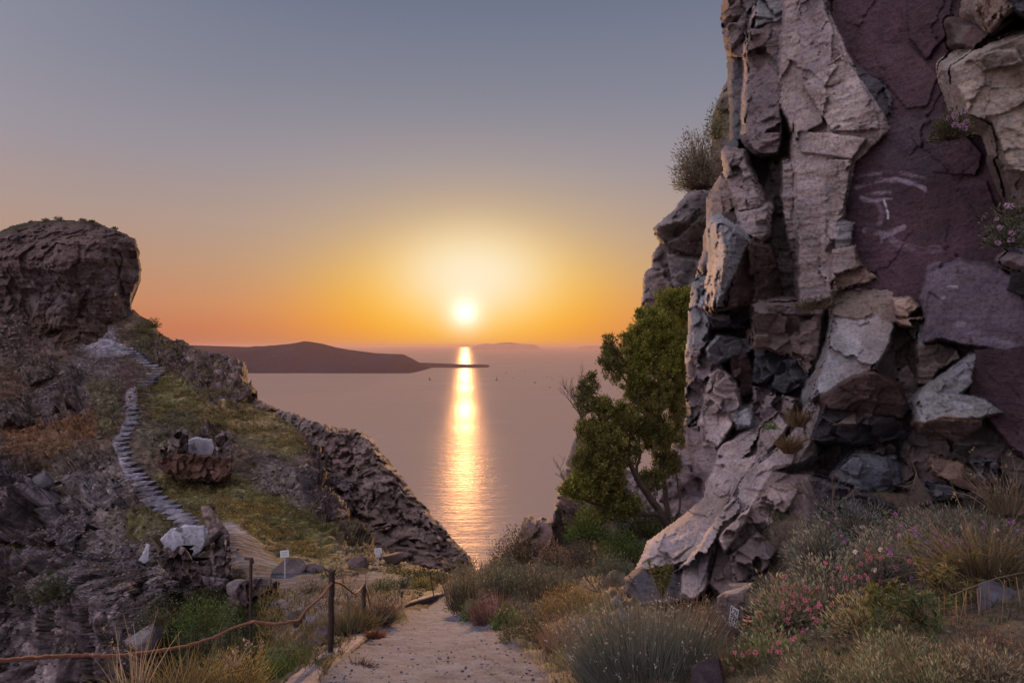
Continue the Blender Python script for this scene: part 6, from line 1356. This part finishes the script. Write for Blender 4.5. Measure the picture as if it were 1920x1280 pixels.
def rosette(px, py, Y, R_, n, c, label, group):
    B = np.array(V(px, py, Y)); u = Y / FPX; t = thing('spurge', Vector(B), label, 'plant', group); vg = Veg(); nh = n
    g = np.random.default_rng(int(px)); q = g.normal(size=(nh, 3)) * np.array([R_ * .55, R_ * .4, R_ * .35]) * u
    for h in q:
        m = 46; d = g.normal(size=(m, 3)); d[:, 1] -= .5; d[:, 2] += .35
        vg.blades(np.tile(h, (m, 1)) + g.normal(size=(m, 3)) * 2 * u, d, g.uniform(11, 22, m) * u, 3.0 * u, .08, cvar(np.asarray(c) * 1.8, m, .45, (.26, .22, .11), .2), 2, .05)
    vg.build('leaves', M_LEAF, t); sv = Veg(); sv.blades(np.tile([[0, .02, -R_ * u * .6]], (nh, 1)), q + np.array([0, 0, R_ * u * .6]), np.linalg.norm(q + np.array([0, 0, R_ * u * .6]), axis=1), 3.5 * u, .0, cvar((.08, .055, .04), nh)); sv.build('stems', M_LEAF, t)
for a in ((1640,1120,3.75,42,20,(.085,.085,.03),'yellow green mound of needle leaves under the open daisy'), (1740,1140,3.65,60,26,(.075,.095,.045),'green spurge mound with long pointed leaves in the middle of the bank'), (1690,1215,3.5,80,34,(.065,.085,.045),'large spiky spurge clump at the bottom of the bank'),
          (1830,1215,3.5,50,22,(.07,.095,.06),'blue green spurge below the hanging seed pods'), (1780,1080,4.0,60,22,(.12,.10,.045),'straw tipped spurge behind the green mounds'), (1590,1255,3.4,60,22,(.06,.075,.045),'dark low spurge at the bottom edge of the bank')):
    rosette(*a[:5], a[5], a[6], 'spurge clumps on the bank')
tuft('grass_tuft', 1850, 1090, 110, 190, 4.2, 520, (.19, .145, .09), 'tall dry grass with drooping stalks at the right edge', 'grass', wd=2.2, spread=.9, droop=.9, c2=(.13, .11, .06), heads=60, hc=(.3, .23, .15), hs=5)
tuft('grass_tuft', 1890, 960, 60, 130, 5.0, 140, (.2, .15, .1), 'sparse oat grass in front of the dark rock at the right edge', 'grass', wd=1.8, spread=.5, droop=.7, heads=30, hc=(.3, .24, .17), hs=6)
tuft('grass_tuft', 1900, 1290, 70, 110, 3.0, 420, (.24, .13, .07), 'orange brown dry umbels in the bottom right corner', 'grass', wd=2.4, spread=1.0, droop=.2, heads=90, hc=(.25, .16, .12), hs=7, lean=-.5)
def pods():
    B = V(1800, 1105, 3.35); t = thing('hanging_pods', B, 'row of long dry seed pods hanging from a bent stalk', 'plant'); u = 3.35 / FPX
    m = MB(); m.tube([((1780 - 1800) * u, 0, -12 * u), ((1830 - 1800) * u, 0, 8 * u), ((1870 - 1800) * u, 0, 22 * u), ((1925 - 1800) * u, .02, 30 * u)], [.003, .0028, .0025, .002], 6); m.build('stalk', M_TWIG, t)
    g = np.random.default_rng(8)
    for x in (1762, 1772, 1783, 1795, 1806, 1818, 1829, 1842, 1853, 1884, 1896, 1903):
        n = 2; R0 = np.stack([(x - 1800) * u + g.normal(size=n) * 2 * u, g.normal(size=n) * 3 * u, (np.interp(x, [1780, 1925], [-12, 30]) + 0) * u + 0 * g.normal(size=n)], 1)
        vg = Veg(); vg.blades(R0, np.tile([[0, 0, -1.0]], (n, 1)) + g.normal(size=(n, 3)) * .06, g.uniform(40, 90, n) * u, 1.7 * u, .12, cvar((.24, .19, .10), n, .25, (.2, .12, .09), .4), 3, .1); vg.build('pod', M_LEAF, t)
pods()
def daisies():
    for (px, py, Y, kind, lab) in ((1602, 1033, 4.2, 'daisy', 'open daisy on the left of the bank'), (1648, 1028, 4.25, 'daisy', 'side on daisy right of the open one'), (1638, 1066, 4.0, 'daisy', 'daisy low above the yellow green mound'),
                              (1620, 1038, 4.15, 'seed', 'round orange seed head between the two upper daisies'), (1643, 1043, 4.15, 'seed', 'left one of the pair of orange seed heads'), (1654, 1043, 4.15, 'seed', 'right one of the pair of orange seed heads'), (1594, 1062, 4.1, 'seed', 'lone orange seed head below the open daisy')):
        B = V(px, py + 55, Y); t = thing('daisy', B, lab + ', on the flower bank', 'flower', 'daisies on the bank'); H = 55 * Y / FPX
        m = MB(); m.tube([(0, .02, 0), (.004, .01, H * .5), (0, 0, H)], .0022, 5); m.build('stem', M_BARK, t)
        add_flower(kind, t, Vector((0, -.01, H)), 1.0 if kind == 'daisy' else .85)
daisies()
# left foreground
tuft('grass_tuft', 700, 1178, 46, 66, 9.8, 900, (.26, .19, .14), 'pale feathery dry grass beside the short post', 'grass', wd=2.0, spread=.5, droop=.4, c2=(.16, .12, .07), heads=150, hc=(.34, .25, .19), hs=3.5)
bush('shrub', 740, 1172, 26, 22, 10.4, 600, (.11, .13, .03), 'yellow green herb on the path edge by the pale grass', 'plant', leaf=3.5, twig=0)
tuft('grass_tuft', 655, 1190, 46, 62, 8.4, 700, (.14, .125, .06), 'olive grass between the thick post and the short post', 'grass', wd=1.8, spread=.6, droop=.5, c2=(.18, .14, .08))
tuft('grass_tuft', 705, 1196, 16, 26, 7.6, 120, (.19, .095, .06), 'rusty dead leaves on the kerb end', 'grass', wd=2.4, spread=1)
tuft('grass_tuft', 668, 1258, 46, 26, 5.3, 220, (.12, .075, .06), 'withered brown weeds along the inside of the kerb', 'grass', wd=2.6, spread=1.3, droop=.5)
tuft('fern', 540, 1290, 50, 70, 5.4, 260, (.05, .11, .03), 'bright green fern left of the near kerb', 'fern', wd=5, spread=.8, droop=.7)
bush('shrub', 545, 1255, 60, 50, 6.6, 1800, (.05, .055, .03), 'dark leafy undergrowth below the sagging rope', 'bush', leaf=6, c2=(.04, .075, .025))
bush('shrub', 430, 1300, 78, 75, 4.3, 3200, (.16, .125, .045), 'golden feathery shrub around the foot of the hooked post', 'bush', leaf=7, asp=.15, c2=(.11, .10, .035), twig=140, grass=200, gc=(.2, .15, .07))
tuft('grass_tuft', 290, 1310, 130, 110, 3.6, 260, (.19, .15, .09), 'pale dead grass curling under the rope at the bottom left', 'grass', wd=2.6, spread=.9, droop=.9, c2=(.12, .11, .05))
tuft('grass_tuft', 250, 1310, 40, 180, 3.5, 26, (.28, .22, .17), 'few tall bleached stalks crossing the rope', 'grass', wd=2.6, spread=.25, droop=.3, heads=10, hc=(.34, .27, .2), hs=6)
tuft('grass_tuft', 350, 1310, 60, 130, 3.7, 90, (.2, .16, .08), 'wiry dry stems between the tall stalks and the golden shrub', 'grass', wd=3, spread=.6, droop=.4)
tuft('grass_tuft', 440, 1250, 10, 60, 3.9, 12, (.35, .28, .22), 'oat spikelets dangling beside the hooked post', 'grass', wd=2, spread=.6, droop=.8, heads=9, hc=(.42, .33, .27), hs=8)
# loose grass and litter on the right bank and verge: uncountable
def ground_cover(n, seed, cols, x0, x1, y0, y1, hp, wd, name='grass', edge=0):
    g = np.random.default_rng(seed); ii, jj = np.nonzero((GX > x0) & (GX < x1) & (GY > y0) & (GY < y1) & (GPATH < .3)); ch = g.choice(len(ii), n); P = GP[ii[ch], jj[ch]]; u = P[:, 1] / FPX
    vg = Veg(); vg.blades(P, g.normal(size=(n, 3)) * .45 + np.array([0, 0, 1]), g.uniform(*hp, n) * u, wd * u, .5, np.asarray(cols)[g.integers(0, len(cols), n)] * g.uniform(.6, 1.4, (n, 1)), 2); tag(vg.build(name, M_LEAF), kind='stuff')
ground_cover(4000, 1, [(.14, .125, .07), (.10, .11, .06), (.18, .13, .08)], 830, 1400, 1050, 1300, (8, 24), 1.6)
ground_cover(4500, 2, [(.10, .10, .07), (.12, .10, .075), (.08, .09, .06), (.18, .14, .10)], 1380, 1960, 940, 1300, (10, 30), 1.8)
ground_cover(2500, 3, [(.12, .11, .05), (.07, .08, .035), (.15, .11, .06)], 480, 760, 1110, 1300, (8, 26), 1.8)
def litter():
    g = np.random.default_rng(9); ii, jj = np.nonzero((GPATH > .8) & (GY > 1105) & (GY < 1290) & (GX > 560) & (GX < 1060)); n = 700; ch = g.choice(len(ii), n); P = GP[ii[ch], jj[ch]] + np.array([0, 0, .003]); u = .0085 * g.uniform(.25, 1.3, n) ** 2.6
    base = np.array([(1, 0, 0), (0, 1, 0), (-1, 0, 0), (0, -1, 0), (0, 0, .8), (0, 0, -.6)], float); F0 = np.array([(0, 1, 4), (1, 2, 4), (2, 3, 4), (3, 0, 4), (1, 0, 5), (2, 1, 5), (3, 2, 5), (0, 3, 5)])
    v = (base[None] * g.uniform(.5, 1.4, (n, 6, 1))) * u[:, None, None] + P[:, None]; o = mesh_obj('gravel', v.reshape(-1, 3), ((np.arange(n) * 6)[:, None, None] + F0[None]).reshape(-1, 3), M_STONE, cols=np.repeat(np.array((.17, .14, .15)) * g.uniform(.4, 1.3, (n, 1)), 6, 0)); tag(o, kind='stuff')
litter()
